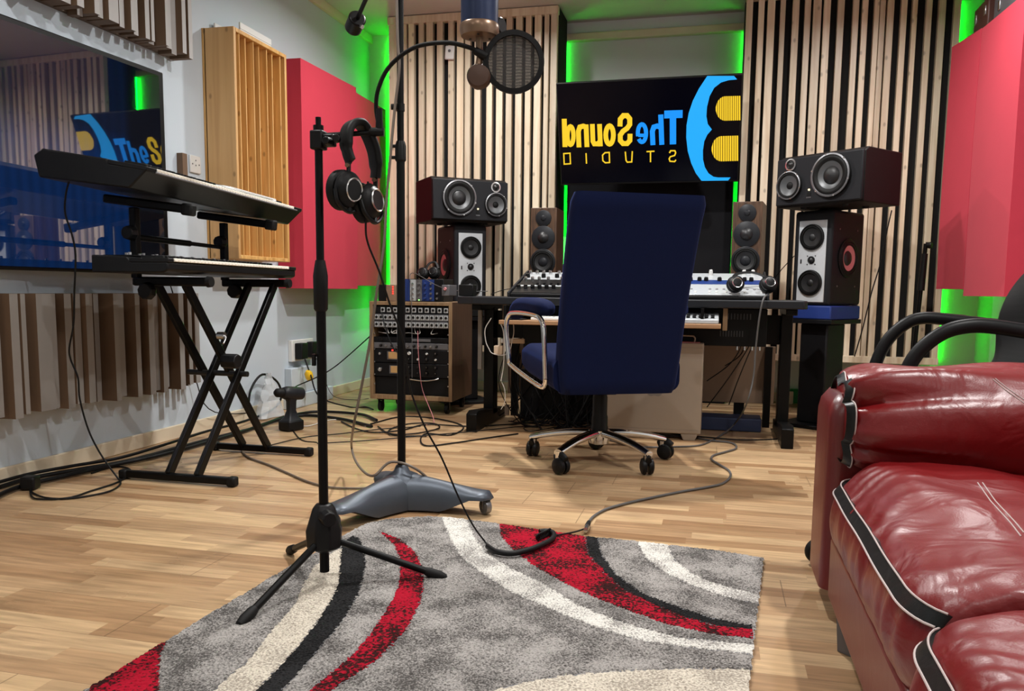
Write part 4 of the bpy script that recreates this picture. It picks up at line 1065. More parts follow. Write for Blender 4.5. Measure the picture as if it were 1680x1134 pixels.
# lower keyboard
M = frame((-1.905, 2.60, .872), (0, 1, -.006), z=(0, 0, 1))
D_ = .32
t = piano(M, .93, D_, [(0, -.006), (.0, -.035), (.02, -.045), (D_, -.045), (D_, .020), (.17, .014), (.15, -.006)], 'lower slim black keyboard instrument on the X stand', -.004, .035, .86, 36)
mb = MB(M); mb.box(.04, .85, .17, .30, .017, .021); mb.build('control_panel', 'gear_face', t)
mb = MB(M)
for i in range(20): mb.cyl((.07+i*.038, .21+(i % 2)*.045, .02), (.07+i*.038, .21+(i % 2)*.045, .032), .006, seg=10)
mb.build('knobs', 'grey_plastic', t)
# upper keyboard, tilted towards the player
M = frame((-1.965, 2.58, 1.197), (0, 1, -.035), y=(-.44, 0, .078))
t = piano(M, 1.13, .46, [(-.004, -.010), (.055, -.085), (.44, -.105), (.475, -.03), (.44, .0), (.17, .004), (.15, -.012)], 'upper large black keyboard instrument tilted on the top tier', -.010, .06, 1.05, 52, fz=.006)
mb = MB(M); mb.box(.08, 1.04, .18, .42, .001, .004); mb.build('control_panel', 'gear_face', t)
mb = MB(M)
for i in range(14):
    for j in range(2): mb.box(.12+i*.062, .145+i*.062, .22+j*.07, .238+j*.07, .004, .010)
mb.build('buttons', 'grey_plastic', t)
mb = MB(M); mb.tube([(.05, -.005, -.012), (1.08, -.005, -.012)], .004, 6, 0); mb.build('front_strip', 'gear_grey', t)
# sheets on the upper keyboard
Ms = M @ T(.52, .02, .0022, rz=.02)
t = thing('paper_sheets', 'white papers lying on the far end of the upper keyboard', 'paper', Ms)
MB(Ms).box(0, .42, 0, .24, .004, .009).build('sheet', 'paper', t, smooth=0)
MB(Ms @ T(.03, -.01, .0, rz=-.04)).box(0, .36, 0.01, .21, .0095, .0125).build('sheet', 'paper', t, smooth=0)

# ------------------------------------------------------------------ headphone stand (straight mic stand on tripod)
SX, SY = -.985, 1.955
t = thing('microphone_stand', 'straight black tripod microphone stand on the rug with headphones on its arm', 'microphone stand', (SX, SY, 0))
zt = 1.205
mb = MB(); mb.cyl((SX, SY, .03), (SX, SY, .83), .0125, seg=20); mb.build('lower_tube', 'black_metal', t)
mb = MB(); mb.cyl((SX, SY, .70), (SX, SY, zt-.05), .0100, seg=20); mb.build('upper_tube', 'black_metal', t)
mb = MB(); mb.lathe([(.014, 0), (.018, .006), (.019, .09), (.016, .11), (.0125, .13)], (SX, SY, .72), seg=20); mb.build('clutch', 'black_plastic', t)
mb = MB(); mb.box(SX-.020, SX-.012, SY-.016, SY-.006, .58, .61); mb.build('cable_clip', 'black_plastic', t)
tips = [fl(398, 1020, .012), fl(724, 946, .012), fl(476, 903, .012)]
mb = MB(); mb.lathe([(.020, .085), (.048, .10), (.050, .145), (.032, .20), (.020, .215)], (SX, SY, 0), seg=8); mb.build('tripod_hub', 'black_plastic', t, smooth=20, bevel=.004)
mb = MB(); mb.cyl((SX+.015, SY-.02, .185), (SX+.040, SY-.045, .185), .022, .020, 8); mb.build('hub_knob', 'black_plastic', t, bevel=.003)
for p in tips:
    d = Vector((p.x-SX, p.y-SY, 0)).normalized(); a = Vector((SX, SY, .115))+d*.03
    mb = MB(); mb.cyl(a, p, .0095, seg=16); lg = mb.build('leg', 'black_metal', t)
    dd = (p-a).normalized(); mb = MB(); mb.lathe([(.0105, -.045), (.013, -.035), (.0140, -.005), (.010, .012), (.004, .016)], p, dd, 16); mb.build('rubber_foot', 'black_rubber', lg)
# top fitting and side arm
mb = MB(); mb.cyl((SX, SY, zt-.05), (SX, SY, zt-.02), .013, seg=16); mb.cyl((SX, SY, zt-.02), (SX, SY, zt), .007, seg=12); mb.build('top_thread', 'black_metal', t)
ae = atY(626, 205, SY+.06)
az = zt-.045
mb = MB(); mb.box(SX-.017, SX+.017, SY-.017, SY+.017, az-.035, az+.012); mb.box(SX+.012, SX+.045, SY-.012, SY+.012, az-.028, az+.002); mb.build('clamp', 'black_plastic', t, bevel=.004)
mb = MB(); mb.cyl((SX+.035, SY-.012, az-.018), (SX+.035, SY-.034, az-.018), .012, .010, 8); mb.cyl((SX+.055, SY-.008, az-.012), (SX+.062, SY-.030, az-.012), .010, .010, 8); mb.build('clamp_knob', 'black_plastic', t, bevel=.002)
A0 = Vector((SX+.02, SY, az)); A1 = Vector((ae.x, ae.y, az+.015))
mb = MB(); mb.cyl(A0, A1, .0065, seg=12); mb.build('side_arm', 'black_metal', t)
mb = MB(); mb.cyl(A1-Vector((.03, .01, 0)), A1+Vector((.006, .002, 0)), .011, seg=14); mb.build('arm_end', 'black_plastic', t)
# pop filter on gooseneck
G0 = Vector((A1.x-.006, A1.y, A1.z+.008))
t = thing('pop_filter', 'round black gauze pop filter on a curved gooseneck in front of the microphone', 'pop filter', G0)
yg = [SY+.06, SY+.06, SY+.05, SY+.03, SY-.0, SY-.03, SY-.03, SY-.02]
gp = [(617, 202), (617, 178), (621, 145), (640, 108), (680, 78), (730, 70), (770, 78), (792, 90)]
G = [G0]+[atY(x, y, Y) for (x, y), Y in zip(gp[1:], yg[1:])]
MB().tube(G, .0052, 10).build('gooseneck', 'black_rubber', t, smooth=60)
mb = MB(); mb.cyl(G[0], G[0]+Vector((0, 0, .05)), .010, .008, 14); mb.cyl(G[-2]*.6+G[-1]*.4, G[-1]+(G[-1]-G[-2])*.3, .009, .011, 14); mb.build('fitting', 'black_plastic', t)
pc = atY(843, 102, SY+.0)
nrm = Vector((.28, -1, -.06)).normalized(); PFm = frame(pc, Vector((0, 0, 1)).cross(nrm)*-1, z=nrm)
RR = .0655
mb = MB(PFm); mb.lathe([(RR+.006, -.006), (RR+.006, .006), (RR-.006, .007), (RR-.006, -.007), (RR+.006, -.006)], seg=56, caps=False); mb.build('hoop', 'black_plastic', t, smooth=50)
mb = MB(PFm); mb.lathe([(RR-.004, .0), (.0, .0)], seg=56, caps=False); mb.build('gauze', 'gauze', t)
mb = MB(); mb.cyl(G[-1], pc+(G[-1]-pc).normalized()*(RR+.004), .010, seg=12); mb.build('hoop_clamp', 'black_plastic', t)

# headphones hanging on the arm
def hp(px, py, Y): return atY(px, py, Y)
hy = SY+.035
t = thing('headphones', 'black over-ear headphones with silver rings hanging on the microphone stand arm', 'headphones', hp(580, 200, hy))
bandp = [(575, 265, -.035), (569, 245, -.035), (568, 222, -.032), (573, 208, -.02), (583, 202, 0), (594, 206, .02), (605, 225, .035), (614, 250, .04), (617, 278, .04), (616, 292, .04)]
P = [hp(x, y, hy+dy) for x, y, dy in bandp]
secs = []; S_p = smooth_path(P, 5)
for i, p in enumerate(S_p):
    d = (S_p[min(i+1, len(S_p)-1)]-S_p[max(0, i-1)]).normalized(); wv_ = Vector((.75, -.66, 0)); wv_ = (wv_-d*wv_.dot(d)).normalized(); nn = d.cross(wv_)
    q = i/(len(S_p)-1); hw = .027 if .12 < q < .88 else .022; th = .010 if .15 < q < .85 else .008
    secs.append([p+wv_*x+nn*z for x, z in rrect(hw, th, th*.9, 3)])
MB().loft(secs).build('headband', 'headband', t, smooth=50)
def cupset(cx, cy, Y, ax, s=1.):
    c = hp(cx, cy, Y); M = frame(c, Vector((0, 0, 1)).cross(ax)*-1, z=ax)
    sy = Matrix.Diagonal((1, 1.12, 1, 1)); M2 = M @ sy
    mb = MB(M2); mb.lathe([(.030, 0), (.040, .004), (.041, .016), (.034, .026), (.026, .030), (.024, .034), (0, .034)], seg=32); o = mb.build('ear_cup', 'black_plastic', t, smooth=40)
    mb = MB(M2); mb.lathe([(.0225, .0342), (.0245, .0362), (.0265, .0345), (.0265, .0325)], seg=32, caps=False); mb.build('cup_ring', 'silver', o)
    mb = MB(M2); mb.lathe([(.041, -.001), (.045, -.006), (.045, -.022), (.036, -.027), (.022, -.022), (.018, -.008)], seg=32); mb.build('ear_pad', 'black_rubber', t, smooth=50)
    mb = MB(M2); mb.tube([(-.042, 0, .010), (-.036, .030, .016), (0, .049, .018), (.036, .030, .016), (.042, 0, .010)], .004, 8, rz=.006); mb.build('yoke', 'black_plastic', t)
    return M2
m1 = cupset(567, 312, hy-.045, Vector((.93, -.42, -.05)).normalized())
m2_ = cupset(602, 332, hy+.0, Vector((.97, -.20, .12)).normalized())
for (x, y, Y, mm) in ((572, 272, hy-.04, m1), (616, 296, hy+.035, m2_)):
    p = hp(x, y, Y); top = mm @ Vector((0, .049, .018))
    mb = MB(); mb.tube([P[0] if Y < hy else P[-1], p, top], .006, 8); mb.build('hinge', 'black_plastic', t)
    mb = MB(); mb.cyl(p+Vector((0, -.004, 0)), p+Vector((0, -.011, 0)), .0055, seg=12); mb.build('hinge_pin', 'brass', t)

# ------------------------------------------------------------------ heavy boom stand
BX, BY = -1.075, 2.745
t = thing('boom_stand', 'thick black studio boom stand on a grey moulded three-legged caster base', 'microphone stand', (BX, BY, 0))
MB().cyl((BX, BY, .115), (BX, BY, 1.25), .0145, seg=24).build('lower_tube', 'black_metal', t)
MB().cyl((BX, BY, 1.15), (BX, BY, 1.98), .0118, seg=24).build('upper_tube', 'black_metal', t)
mb = MB(); mb.lathe([(.0145, 0), (.019, .006), (.019, .055), (.0145, .07)], (BX, BY, 1.215), seg=20)
mb.cyl((BX-.014, BY-.004, 1.23), (BX-.03, BY-.010, 1.23), .006, .006, 10); mb.cyl((BX-.014, BY-.004, 1.268), (BX-.03, BY-.010, 1.268), .006, .006, 10); mb.build('tube_collar', 'black_plastic', t, smooth=30)
mb = MB(); mb.cyl((BX-.004, BY-.014, 1.397), (BX-.026, BY-.020, 1.397), .011, .010, 10); mb.cyl((BX, BY, 1.385), (BX, BY, 1.41), .0145, seg=16); mb.build('clip_collar', 'black_plastic', t)
tips = [fl(803, 845), fl(540, 872), fl(632, 808)]
cenb = Vector((BX, BY, 0))
for p in tips:
    d = Vector((p.x-BX, p.y-BY, 0)); L = d.length+.02; d.normalize(); n_ = Vector((-d.y, d.x, 0)); secs = []
    for i in range(17):
        q = i/16; r_ = -.01+L*q; zt_2 = .125-.040*min(1, q*1.2)**1.4 if q < .95 else .083-.018*((q-.95)/.05)
        zb2 = .008+.050*max(0, (q-.52)/.30 if q < .82 else 1)
        ww = .088-.042*q if q < .9 else (.050*math.sqrt(max(.08, 1-((q-.9)/.105)**2)))
        ww *= 1-.22*math.exp(-((q-.45)/.25)**2)
        sec = []
        for k in range(17):
            a = math.pi*k/16; sec.append(cenb+d*r_+n_*(ww*math.cos(a)*(1.0 if k in (0, 16) else 1))+Vector((0, 0, zb2+(zt_2-zb2)*math.sin(a)**.75)))
        secs.append(sec)
    MB().loft(secs).build('base_leg', 'base_metal', t, smooth=60)
    c = cenb+d*(L-.035); mb = MB(); a_ = n_*.0
    mb.lathe([(.012, -.012), (.026, -.010), (.028, 0), (.026, .010), (.012, .012)], c+Vector((0, 0, .029)), n_*.8+d*.6, 20); w_ = mb.build('caster', 'ring_grey', t, smooth=40)
    mb = MB(); mb.cyl(c+Vector((0, 0, .045)), c+Vector((0, 0, .070)), .010, seg=12)
    v_ = (n_*.8+d*.6).normalized()
    for s in (-1, 1): mb.bar(c+v_*(.016*s)+Vector((0, 0, .022)), c+v_*(.016*s)+Vector((0, 0, .060)), .016, .002, up=v_)
    mb.box(c.x-.015, c.x+.015, c.y-.015, c.y+.015, .058, .062); mb.build('caster_fork', 'silver', w_)
MB().lathe([(.075, .09), (.060, .115), (.030, .128), (.020, .150), (.0165, .152)], (BX, BY, 0), seg=28).build('base_hub', 'base_metal', t, smooth=60)
# boom arm with counterweight
piv = Vector((BX, BY, 1.99)); MX = Vector((-.585, 1.99, 1.62))
cw = atY(583, 38, 3.17); pe = atY(607, -2, 3.10)
bd = (piv+Vector((0, 0, .02))-cw).normalized()
cw0 = cw-bd*.05; be = piv+(piv-cw).normalized()*.0
tipb = piv+bd*((Vector((MX.x, MX.y, 0))-Vector((piv.x, piv.y, 0))).length/max(.1, math.hypot(bd.x, bd.y)))
mb = MB(); mb.cyl(cw0, tipb, .0085, seg=16); mb.build('boom_arm', 'black_metal', t)
mb = MB(); mb.lathe([(.026, -.035), (.034, -.035), (.0345, .03), (.030, .036), (.012, .036)], cw, bd, 28); mb.build('counterweight', 'black_metal', t, smooth=35, bevel=.002)
s_ = bd.cross(Vector((0, 0, 1))).normalized(); 
mb = MB(); qv = Vector((.75, -.5, -.45)).normalized(); mb.cyl(cw+qv*.030, cw+qv*.058, .008, seg=14); mb.build('counterweight_screw', 'silver', t)
mb = MB(); mb.lathe([(.03, -.03), (.03, .03)], piv, (1, .6, 0), 20); mb.cyl(piv+Vector((0, 0, -.06)), piv, .018, seg=16); mb.build('boom_pivot', 'black_metal', t)
# microphone hanging upside down from the boom
mt = atY(788, -6, 1.94); mb0 = atY(786.5, 62, 1.94)
axm = Vector((0, 0, -1)); rM = (atY(817.5, 30, 1.94).x-atY(758.5, 30, 1.94).x)/2
t = thing('condenser_microphone', 'blue studio microphone with brass ring hanging upside down from the top', 'microphone', Vector((mb0.x, mb0.y, mb0.z)))
cx_, cy_ = mb0.x, mb0.y; zb_ = atY(786, 40, 1.94).z; z2 = atY(786, 61, 1.94).z
MB().lathe([(rM*.5, .28), (rM*.96, .27), (rM, .25), (rM, .004), (rM*1.0, 0)], (cx_, cy_, zb_), seg=40).build('body', 'mic_blue', t, smooth=40)
MB().lathe([(rM*1.0, 0), (rM*1.05, -.003), (rM*1.06, z2-zb_+.012), (rM*.98, z2-zb_+.001), (rM*.85, z2-zb_), (0, z2-zb_)], (cx_, cy_, zb_), seg=40).build('collar_ring', 'brass', t, smooth=40)
mb = MB()
for k in range(3): a = R_(40+k*120); mb.cyl((cx_+rM*.6*math.cos(a), cy_+rM*.6*math.sin(a), z2), (cx_+rM*.6*math.cos(a), cy_+rM*.6*math.sin(a), z2-.002), .003, seg=8)
mb.build('screw', 'steel_dark', t)
cc = atY(784.5, 126, 1.94); rc = (atY(803.5, 126, 1.94).x-atY(765.5, 126, 1.94).x)/2
MB().lathe([(.0085, 0), (.0085, -(z2-cc.z-rc)*.55), (.006, -(z2-cc.z-rc)*.7), (.010, -(z2-cc.z-rc)-.002)], (cx_, cy_, z2), seg=18).build('neck', 'brass', t)
MB().lathe([(0, -.016), (rc*.86, -.014), (rc, -.008), (rc, .008), (rc*.86, .014), (0, .016)], (cx_, cy_, cc.z), (.15, -1, .05), 40).build('capsule_grille', 'brass_dark', t, smooth=40)
MB().cyl((cx_, cy_, zb_+.26), (cx_, cy_, zb_+.33), .016, seg=16).build('mount', 'black_metal', t)
mb = MB(); mb.tube([(cx_, cy_, zb_+.33), (cx_, cy_, tipb.z-.03), tipb-Vector((0, 0, 0))], .012, 10, 3)
o = mb.build('swivel_mount', 'black_metal', bpy.data.objects['boom_stand'])
# side disc behind the microphone body (shock mount knob)
q = atY(820, 43, 1.99); mb = MB(); mb.lathe([(.017, -.008), (.020, -.004), (.020, .004), (.017, .008)], q, (1, -.35, 0), 20); mb.build('mount_knob', 'black_plastic', t)
# ------------------------------------------------------------------ rug
EY = .80
RZ = .011
def poly(pts): return [(fl(x, y, RZ).x, fl(x, y, RZ).y) for x, y in pts]
out_px = [(1253, 915), (1180, 903), (1060, 889), (960, 879), (880, 868), (822, 859), (775, 853), (735, 848), (700, 847), (660, 849), (625, 853), (600, 859), (580, 869), (560, 880), (520, 905), (480, 925), (420, 962), (350, 1003), (270, 1052), (200, 1095), (135, 1134)]
outl = poly(out_px)
ru = [(outl[-1][0]+.004, .72), (outl[0][0]-.12, .72)] ; r2 = poly([(1228, 1134)])
outl = outl+[(outl[-1][0]+.015, .72), (r2[0][0]-.10, .72)]+r2
blk1 = [(580, 877), (590, 884), (597, 902), (600, 922), (597, 940), (589, 970), (576, 995), (549, 1033), (507, 1082), (462, 1133), (440, 1160), (395, 1160), (417, 1133), (445, 1106), (487, 1061), (525, 1013), (549, 971), (557, 943), (559, 909), (560, 890)]
crm1 = [(560, 896), (559, 920), (557, 943), (549, 971), (525, 1013), (487, 1061), (445, 1106), (417, 1133), (395, 1160), (320, 1160), (348, 1133), (411, 1078), (445, 1033), (480, 995), (497, 960), (514, 930), (530, 915)]
red1 = [(621, 870), (656, 884), (682, 906), (694, 934), (695, 960), (688, 990), (666, 1034), (618, 1082), (542, 1133), (505, 1160), (475, 1160), (507, 1133), (583, 1068), (611, 1033), (641, 986), (654, 962), (656, 938), (655, 915), (646, 893)]
red2 = [(110, 1050), (271, 1040), (271, 1051), (262, 1078), (259, 1133), (259, 1160), (140, 1160), (145, 1133), (155, 1113)]
wht = [(725, 840), (725, 850), (739, 885), (759, 916), (797, 944), (835, 968), (880, 988), (922, 1006), (956, 1019), (991, 1033), (1060, 1051), (1129, 1061), (1250, 1073), (1250, 1058), (1111, 1044), (1042, 1026), (991, 1009), (942, 988), (887, 954), (835, 930), (797, 906), (777, 878), (766, 854), (766, 840)]
redb = [(818, 850), (821, 878), (839, 899), (873, 926), (922, 954), (966, 975), (1025, 999), (1094, 1023), (1174, 1040), (1234, 1046), (1234, 1031), (1181, 1026), (1129, 1013), (1077, 992), (1025, 968), (991, 937), (966, 909), (961, 880), (960, 868)]
blk2 = [(960, 868), (960, 878), (966, 909), (991, 937), (1025, 968), (1077, 992), (1129, 1013), (1181, 1026), (1234, 1031), (1233, 1025), (1163, 1012), (1111, 994), (1056, 974), (1011, 942), (987, 909), (980, 881), (980, 868)]
wht2 = [(1046, 880), (1046, 891), (1060, 916), (1094, 940), (1139, 961), (1191, 978), (1250, 991), (1250, 976), (1218, 968), (1174, 957), (1136, 940), (1108, 919), (1098, 899), (1098, 880)]
low = [(760, 1150), (801, 1133), (853, 1120), (922, 1107), (1025, 1099), (1129, 1095), (1240, 1097), (1240, 1150)]
lowp = poly(low)+[(.2, .7), (-.9, .7)]
regions = [(poly(crm1), 2), (poly(blk1), 3), (poly(red1), 4), (poly(red2)+[], 4), (poly(wht), 1), (poly(redb), 4), (poly(blk2), 3), (poly(wht2), 1), (lowp, 2)]
def inside(px, py, P):
    c = np.zeros(px.shape, bool); n = len(P)
    for i in range(n):
        x0, y0 = P[i]; x1, y1 = P[(i+1) % n]
        if y0 == y1: continue
        m_ = ((y0 > py) != (y1 > py)) & (px < (x1-x0)*(py-y0)/(y1-y0)+x0); c ^= m_
    return c
ST = .0045
xs = np.arange(min(p[0] for p in outl)-.01, max(p[0] for p in outl)+.01, ST); ys = np.arange(.72, max(p[1] for p in outl)+.01, ST)
gx, gy = np.meshgrid(xs, ys); rs = np.random.RandomState(2)
nx, ny = len(xs), len(ys)
vx = gx+rs.uniform(-.0012, .0012, gx.shape); vy = gy+rs.uniform(-.0012, .0012, gx.shape)
ccx = (gx[:-1, :-1]+ST/2); ccy = (gy[:-1, :-1]+ST/2)
jx = ccx+rs.normal(0, .0016, ccx.shape); jy = ccy+rs.normal(0, .0016, ccx.shape)
inn = inside(ccx, ccy, outl); mi = np.zeros(ccx.shape, int); edge = np.zeros(gx.shape)
for P, k in regions: mi[inside(jx, jy, P)] = k
g_ = np.zeros(gx.shape); df = np.zeros(ccx.shape, bool); df[1:] |= mi[1:] != mi[:-1]; df[:, 1:] |= mi[:, 1:] != mi[:, :-1]
g_[:-1, :-1] -= df*.0022
vz = .0105+rs.uniform(-.0013, .0013, gx.shape)+g_
verts = list(zip(vx.ravel(), vy.ravel(), vz.ravel())); fc = []; fm = []
used = np.argwhere(inn)
for i, j in used: fc.append((i*nx+j, i*nx+j+1, (i+1)*nx+j+1, (i+1)*nx+j)); fm.append(mi[i, j])
used_v = sorted({v for f in fc for v in f}); rm = {v: k for k, v in enumerate(used_v)}
mb = MB(); mb.v = [Vector(verts[v]) for v in used_v]; mb.f = [[rm[v] for v in f] for f in fc]; mb.m = fm
t = thing('rug', 'thick grey patterned rug with red, black and cream curved stripes', 'rug', (-.5, 1.7, 0))
mb.build('pile', ['pile_grey', 'pile_white', 'pile_cream', 'pile_black', 'pile_red'], t, smooth=0, fix=False)
ol = [(-.5+(x+.5)*.997, 1.7+(y-1.7)*.997) for x, y in outl]
MB().prism(ol, .001, .0085).build('backing', 'gear_grey', t, smooth=0)

# ------------------------------------------------------------------ red leather sofa
SFX = .27
t = thing('leather_sofa', 'glossy dark red leather sofa with black piped strips at the right', 'sofa', (.75, 1.1, 0)); sofa = t
from mathutils import noise as mn
def cushion(name, c, hs, e, mat, fn=None, seg=64, rings=40, M=I4):
    """soft superellipsoid with a displacement function, axis along local z"""
    mb = MB(M); sg = lambda x, p: math.copysign(abs(x)**p, x); secs = []
    for i in range(rings+1):
        a = -math.pi/2+math.pi*i/rings; row = []
        for k in range(seg):
            b_ = 2*math.pi*k/seg
            x = sg(math.cos(a), e)*sg(math.cos(b_), e); y = sg(math.cos(a), e)*sg(math.sin(b_), e); z = sg(math.sin(a), e)
            p = Vector((c[0]+hs[0]*x, c[1]+hs[1]*y, c[2]+hs[2]*z))
            if fn: p = fn(p, x, y, z)
            row.append(p)
        secs.append(row)
    mb.loft(secs); return mb.build(name, mat, t, smooth=80)
def wrinkle(p, amp, f, st=(1, 1, 1)): return amp*mn.noise(Vector((p.x*f*st[0], p.y*f*st[1], p.z*f*st[2])))
# far arm: upright front panel and outer panel, padded roll on top
AY0, AY1 = 2.03, 2.30
mb = MB(); secs = []
for i in range(19):
    s = i/18; z = .065+s*.475; e_ = 1 if s < .86 else math.sqrt(max(.02, 1-((s-.86)/.145)**2))
    secs.append([(SFX+.445+x, (AY0+AY1)/2+.02+y*(.6+.4*e_), z) for x, y in rrect(.445+.0*s-.03*(1-e_), .125, .035)])
mb.loft(secs); mb.build('arm_panel', 'leather_flat', t, smooth=60)
def armfn(p, x, y, z):
    q = max(0, -x)  # towards the front
    g = math.exp(-((x+1)/.28)**2)
    ang = math.atan2(z, y); p = p.copy()
    p.z += .014*g*math.sin(ang*7+1)+wrinkle(p, .016, 5, (.5, 2, 2)); p.y += .010*g*math.cos(ang*6)
    p.z -= .02*max(0, x)
    if z > 0: p.z += .008*math.sin(p.x*9)
    return p
# roll axis along X : build with long axis x
def longcushion(name, x0, x1, cy, cz, hy, hz, mat, e=.75, fn=None, n=60, seg=56, fall=.10):
    mb = MB(); secs = []; sg = lambda v, p: math.copysign(abs(v)**p, v)
    for i in range(n+1):
        u_ = i/n; u_ = u_; xx = x0+(x1-x0)*u_
        dl = (xx-x0); dr = (x1-xx); k = 1.
        if dl < fall: k = math.sqrt(max(.0, 1-(1-dl/fall)**2))*.30+.70
        if dr < fall: k = min(k, math.sqrt(max(.0, 1-(1-dr/fall)**2))*.30+.70)
        row = []
        for j in range(seg):
            a = 2*math.pi*j/seg; y, z = sg(math.cos(a), e), sg(math.sin(a), e)
            p = Vector((xx, cy+hy*k*y, cz+hz*k*z))
            if fn: p = fn(p, dl, a, y, z)
            row.append(p)
        secs.append(row)
    mb.loft(secs); return mb.build(name, mat, t, smooth=80)
def folds(p, dl, a, y, z):
    g = math.exp(-dl/.16); L = .036*g*(1-abs(math.sin(a*3.5+.5)))**1.5+.005*g*math.sin(a*17)
    g2 = math.exp(-dl/.30); L += .010*g2*math.sin(a*5+dl*6)
    d = Vector((0, y, z)); p = p-d*L*1.3; p.z += wrinkle(p, .014, 4.5, (1.2, 1, 1))*(1 if z > -.2 else .2)+.012*math.sin((p.x-.3)*5)*max(0, z)
    return p
longcushion('arm_cushion', SFX+.035, 1.16, 2.13, .475, .185, .135, 'leather_red', .72, folds, n=90)
# black gathered strip with pale piping around the roll's front end
def ringstrip(name, xc, wdt, cy, cz, hy, hz, mat, e=.72, r=None, a0=-2.3, a1=2.5, n=60, amp=.005):
    mb = MB(); pts = []; sg = lambda v, p: math.copysign(abs(v)**p, v); A = []; B_ = []
    for i in range(n+1):
        a = a0+(a1-a0)*i/n; k = -.022*(1-abs(math.sin(a*3.5+.5)))**1.5+.004
        y, z = sg(math.cos(a), e), sg(math.sin(a), e)
        A.append(Vector((xc-wdt/2+k*.3, cy+(hy+k)*y, cz+(hz+k)*z))); B_.append(Vector((xc+wdt/2+k*.3, cy+(hy+.010+k)*y, cz+(hz+.010+k)*z)))
    if r: mb.tube(B_, r, 6, 0); return mb.build(name, mat, t, smooth=70)
    secs = [[A[i], B_[i], B_[i]*.985+Vector((xc, cy, cz))*.015, A[i]*.985+Vector((xc, cy, cz))*.015] for i in range(n+1)]
    mb.loft(secs); return mb.build(name, mat, t, smooth=70)
ringstrip('strip', SFX+.036, .018, 2.13, .475, .141, .100, 'leather_black', a0=.2, a1=4.6)
ringstrip('piping', SFX+.036, .020, 2.13, .475, .142, .101, 'welt', r=.0018, a0=.2, a1=4.6)
# seat block, kick panel, feet
mb = MB(); mb.box(SFX+.055, 1.16, .05, AY0+.02, .075, .30); mb.build('seat_base', 'leather_flat', t, bevel=.02, bseg=3)
for x, y in ((SFX+.045, 1.86), (1.10, 2.2), (1.10, .1), (SFX+.07, .12)): MB().lathe([(.028, 0), (.034, .08)], (x, y, 0.001), seg=4).build('foot', 'gear_grey', t)
def seat(name, ya, yb, zt, xf, front_z, seed):
    """seat cushion seen from its front-left; profile swept along Y"""
    mb = MB(); secs = []; n = 130
    prof = [(.96, .30), (.60, .34), (.35, .365), (.20, .36), (.10, .345), (.045, .325), (.014, .300), (-.004, .27), (-.013, .235), (-.014, .20), (-.004, .165), (.02, .142), (.06, .138), (.3, .17), (.96, .18)]
    prof = [(a, b+zt-.345) for a, b in prof]; PP = smooth_path([Vector((a, 0, b)) for a, b in prof], 4)
    for i in range(n+1):
        s = i/n; y = ya+(yb-ya)*s; e_ = min(1, math.sqrt(max(0, 1-(1-min(1, min(s, 1-s)/.13))**2))*.6+.4)
        row = []
        for p in PP:
            cx0 = .4; zz = p.z; xx = p.x
            zmid = zt-.10
            z = zmid+(zz-zmid)*(.80+.20*e_); x = xf+xx+(1-e_)*.09
            q = Vector((x, y, z))
            top = max(0, min(1, (z-zt+.07)/.05))
            fr_ = math.exp(-(x-xf)/.16); dn = (wrinkle(q+Vector((seed, 0, 0)), .022, 4.2, (1.6, .8, 1))+wrinkle(q, .009, 9, (1.4, .9, 1))+.0022*fr_*math.sin(y*80+x*30+14*mn.noise(q*4)))*top
            dn += (wrinkle(q, .012, 9, (.5, 2.2, .5)))*(1-top)*(1 if x < xf+.2 else 0)
            dn += -.020*top*math.exp(-((x-xf-.42)/.16)**2)
            row.append(Vector((x-(1-top)*dn*.8, y, z+dn)))
        secs.append(row)
    mb.loft(secs); o = mb.build(name, 'leather_red', t, smooth=80)
    # strip along the front top edge
    mb = MB(); secs = []; pa = []; pb = []
    for i in range(61):
        s = i/60; s2 = .01+s*.98; y = ya+(yb-ya)*s2; e_ = min(1, math.sqrt(max(0, 1-(1-min(1, min(s2, 1-s2)/.13))**2))*.6+.4)
        xo_ = xf+(1-e_)*.09; zo_ = (zt-.10)+.002
        k = .0015*math.sin(s*16)
        a = Vector((xo_-.012, y, zt-.071+k)); b_ = Vector((xo_+.003, y, zt-.051+k)); 
        pa.append(a); pb.append(b_)
        secs.append([a, b_, b_+Vector((.02, 0, -.01)), a+Vector((.02, 0, -.0))])
    mb.loft(secs); o2 = mb.build('strip', 'leather_black', t, smooth=70)
    mb = MB(); mb.tube(pa, .0018, 6, 0); mb.build('piping', 'welt', o2); mb = MB(); mb.tube(pb, .0016, 6, 0); mb.build('piping', 'welt', o2)
    return o
seat('seat_cushion', 1.17, 2.02, .405, SFX+.012, .3, 0)
seat('seat_cushion', .36, 1.19, .385, SFX+.005, .3, 5)
# stitched seams across cushion and arm
mb = MB()
def drop(x, y):
    return None
from mathutils.bvhtree import BVHTree
def stitch(objs, lines, name='stitching'):
    for o in objs:
        me = o.data; W = WM[o.name]; bv = BVHTree.FromPolygons([W @ v.co for v in me.vertices], [tuple(p.vertices) for p in me.polygons])
        for ln in lines:
            P = []
            for k in range(25):
                s = k/24*(len(ln)-1); i = min(int(s), len(ln)-2); fr = s-i
                x = ln[i][0]+(ln[i+1][0]-ln[i][0])*fr; y = ln[i][1]+(ln[i+1][1]-ln[i][1])*fr; d = ray(x, y).normalized()
                h_ = bv.ray_cast(EYE, d)
                if h_[0] is not None: P.append(h_[0]-d*.0008)
            if len(P) > 3: mb = MB(); mb.tube(P, .0011, 5, 0); mb.build(name, 'welt', o)
SA = bpy.data.objects
stitch([SA['seat_cushion']], [[(1604, 792), (1625, 822), (1658, 858), (1675, 880)], [(1612, 792), (1633, 822), (1665, 856), (1680, 874)]])
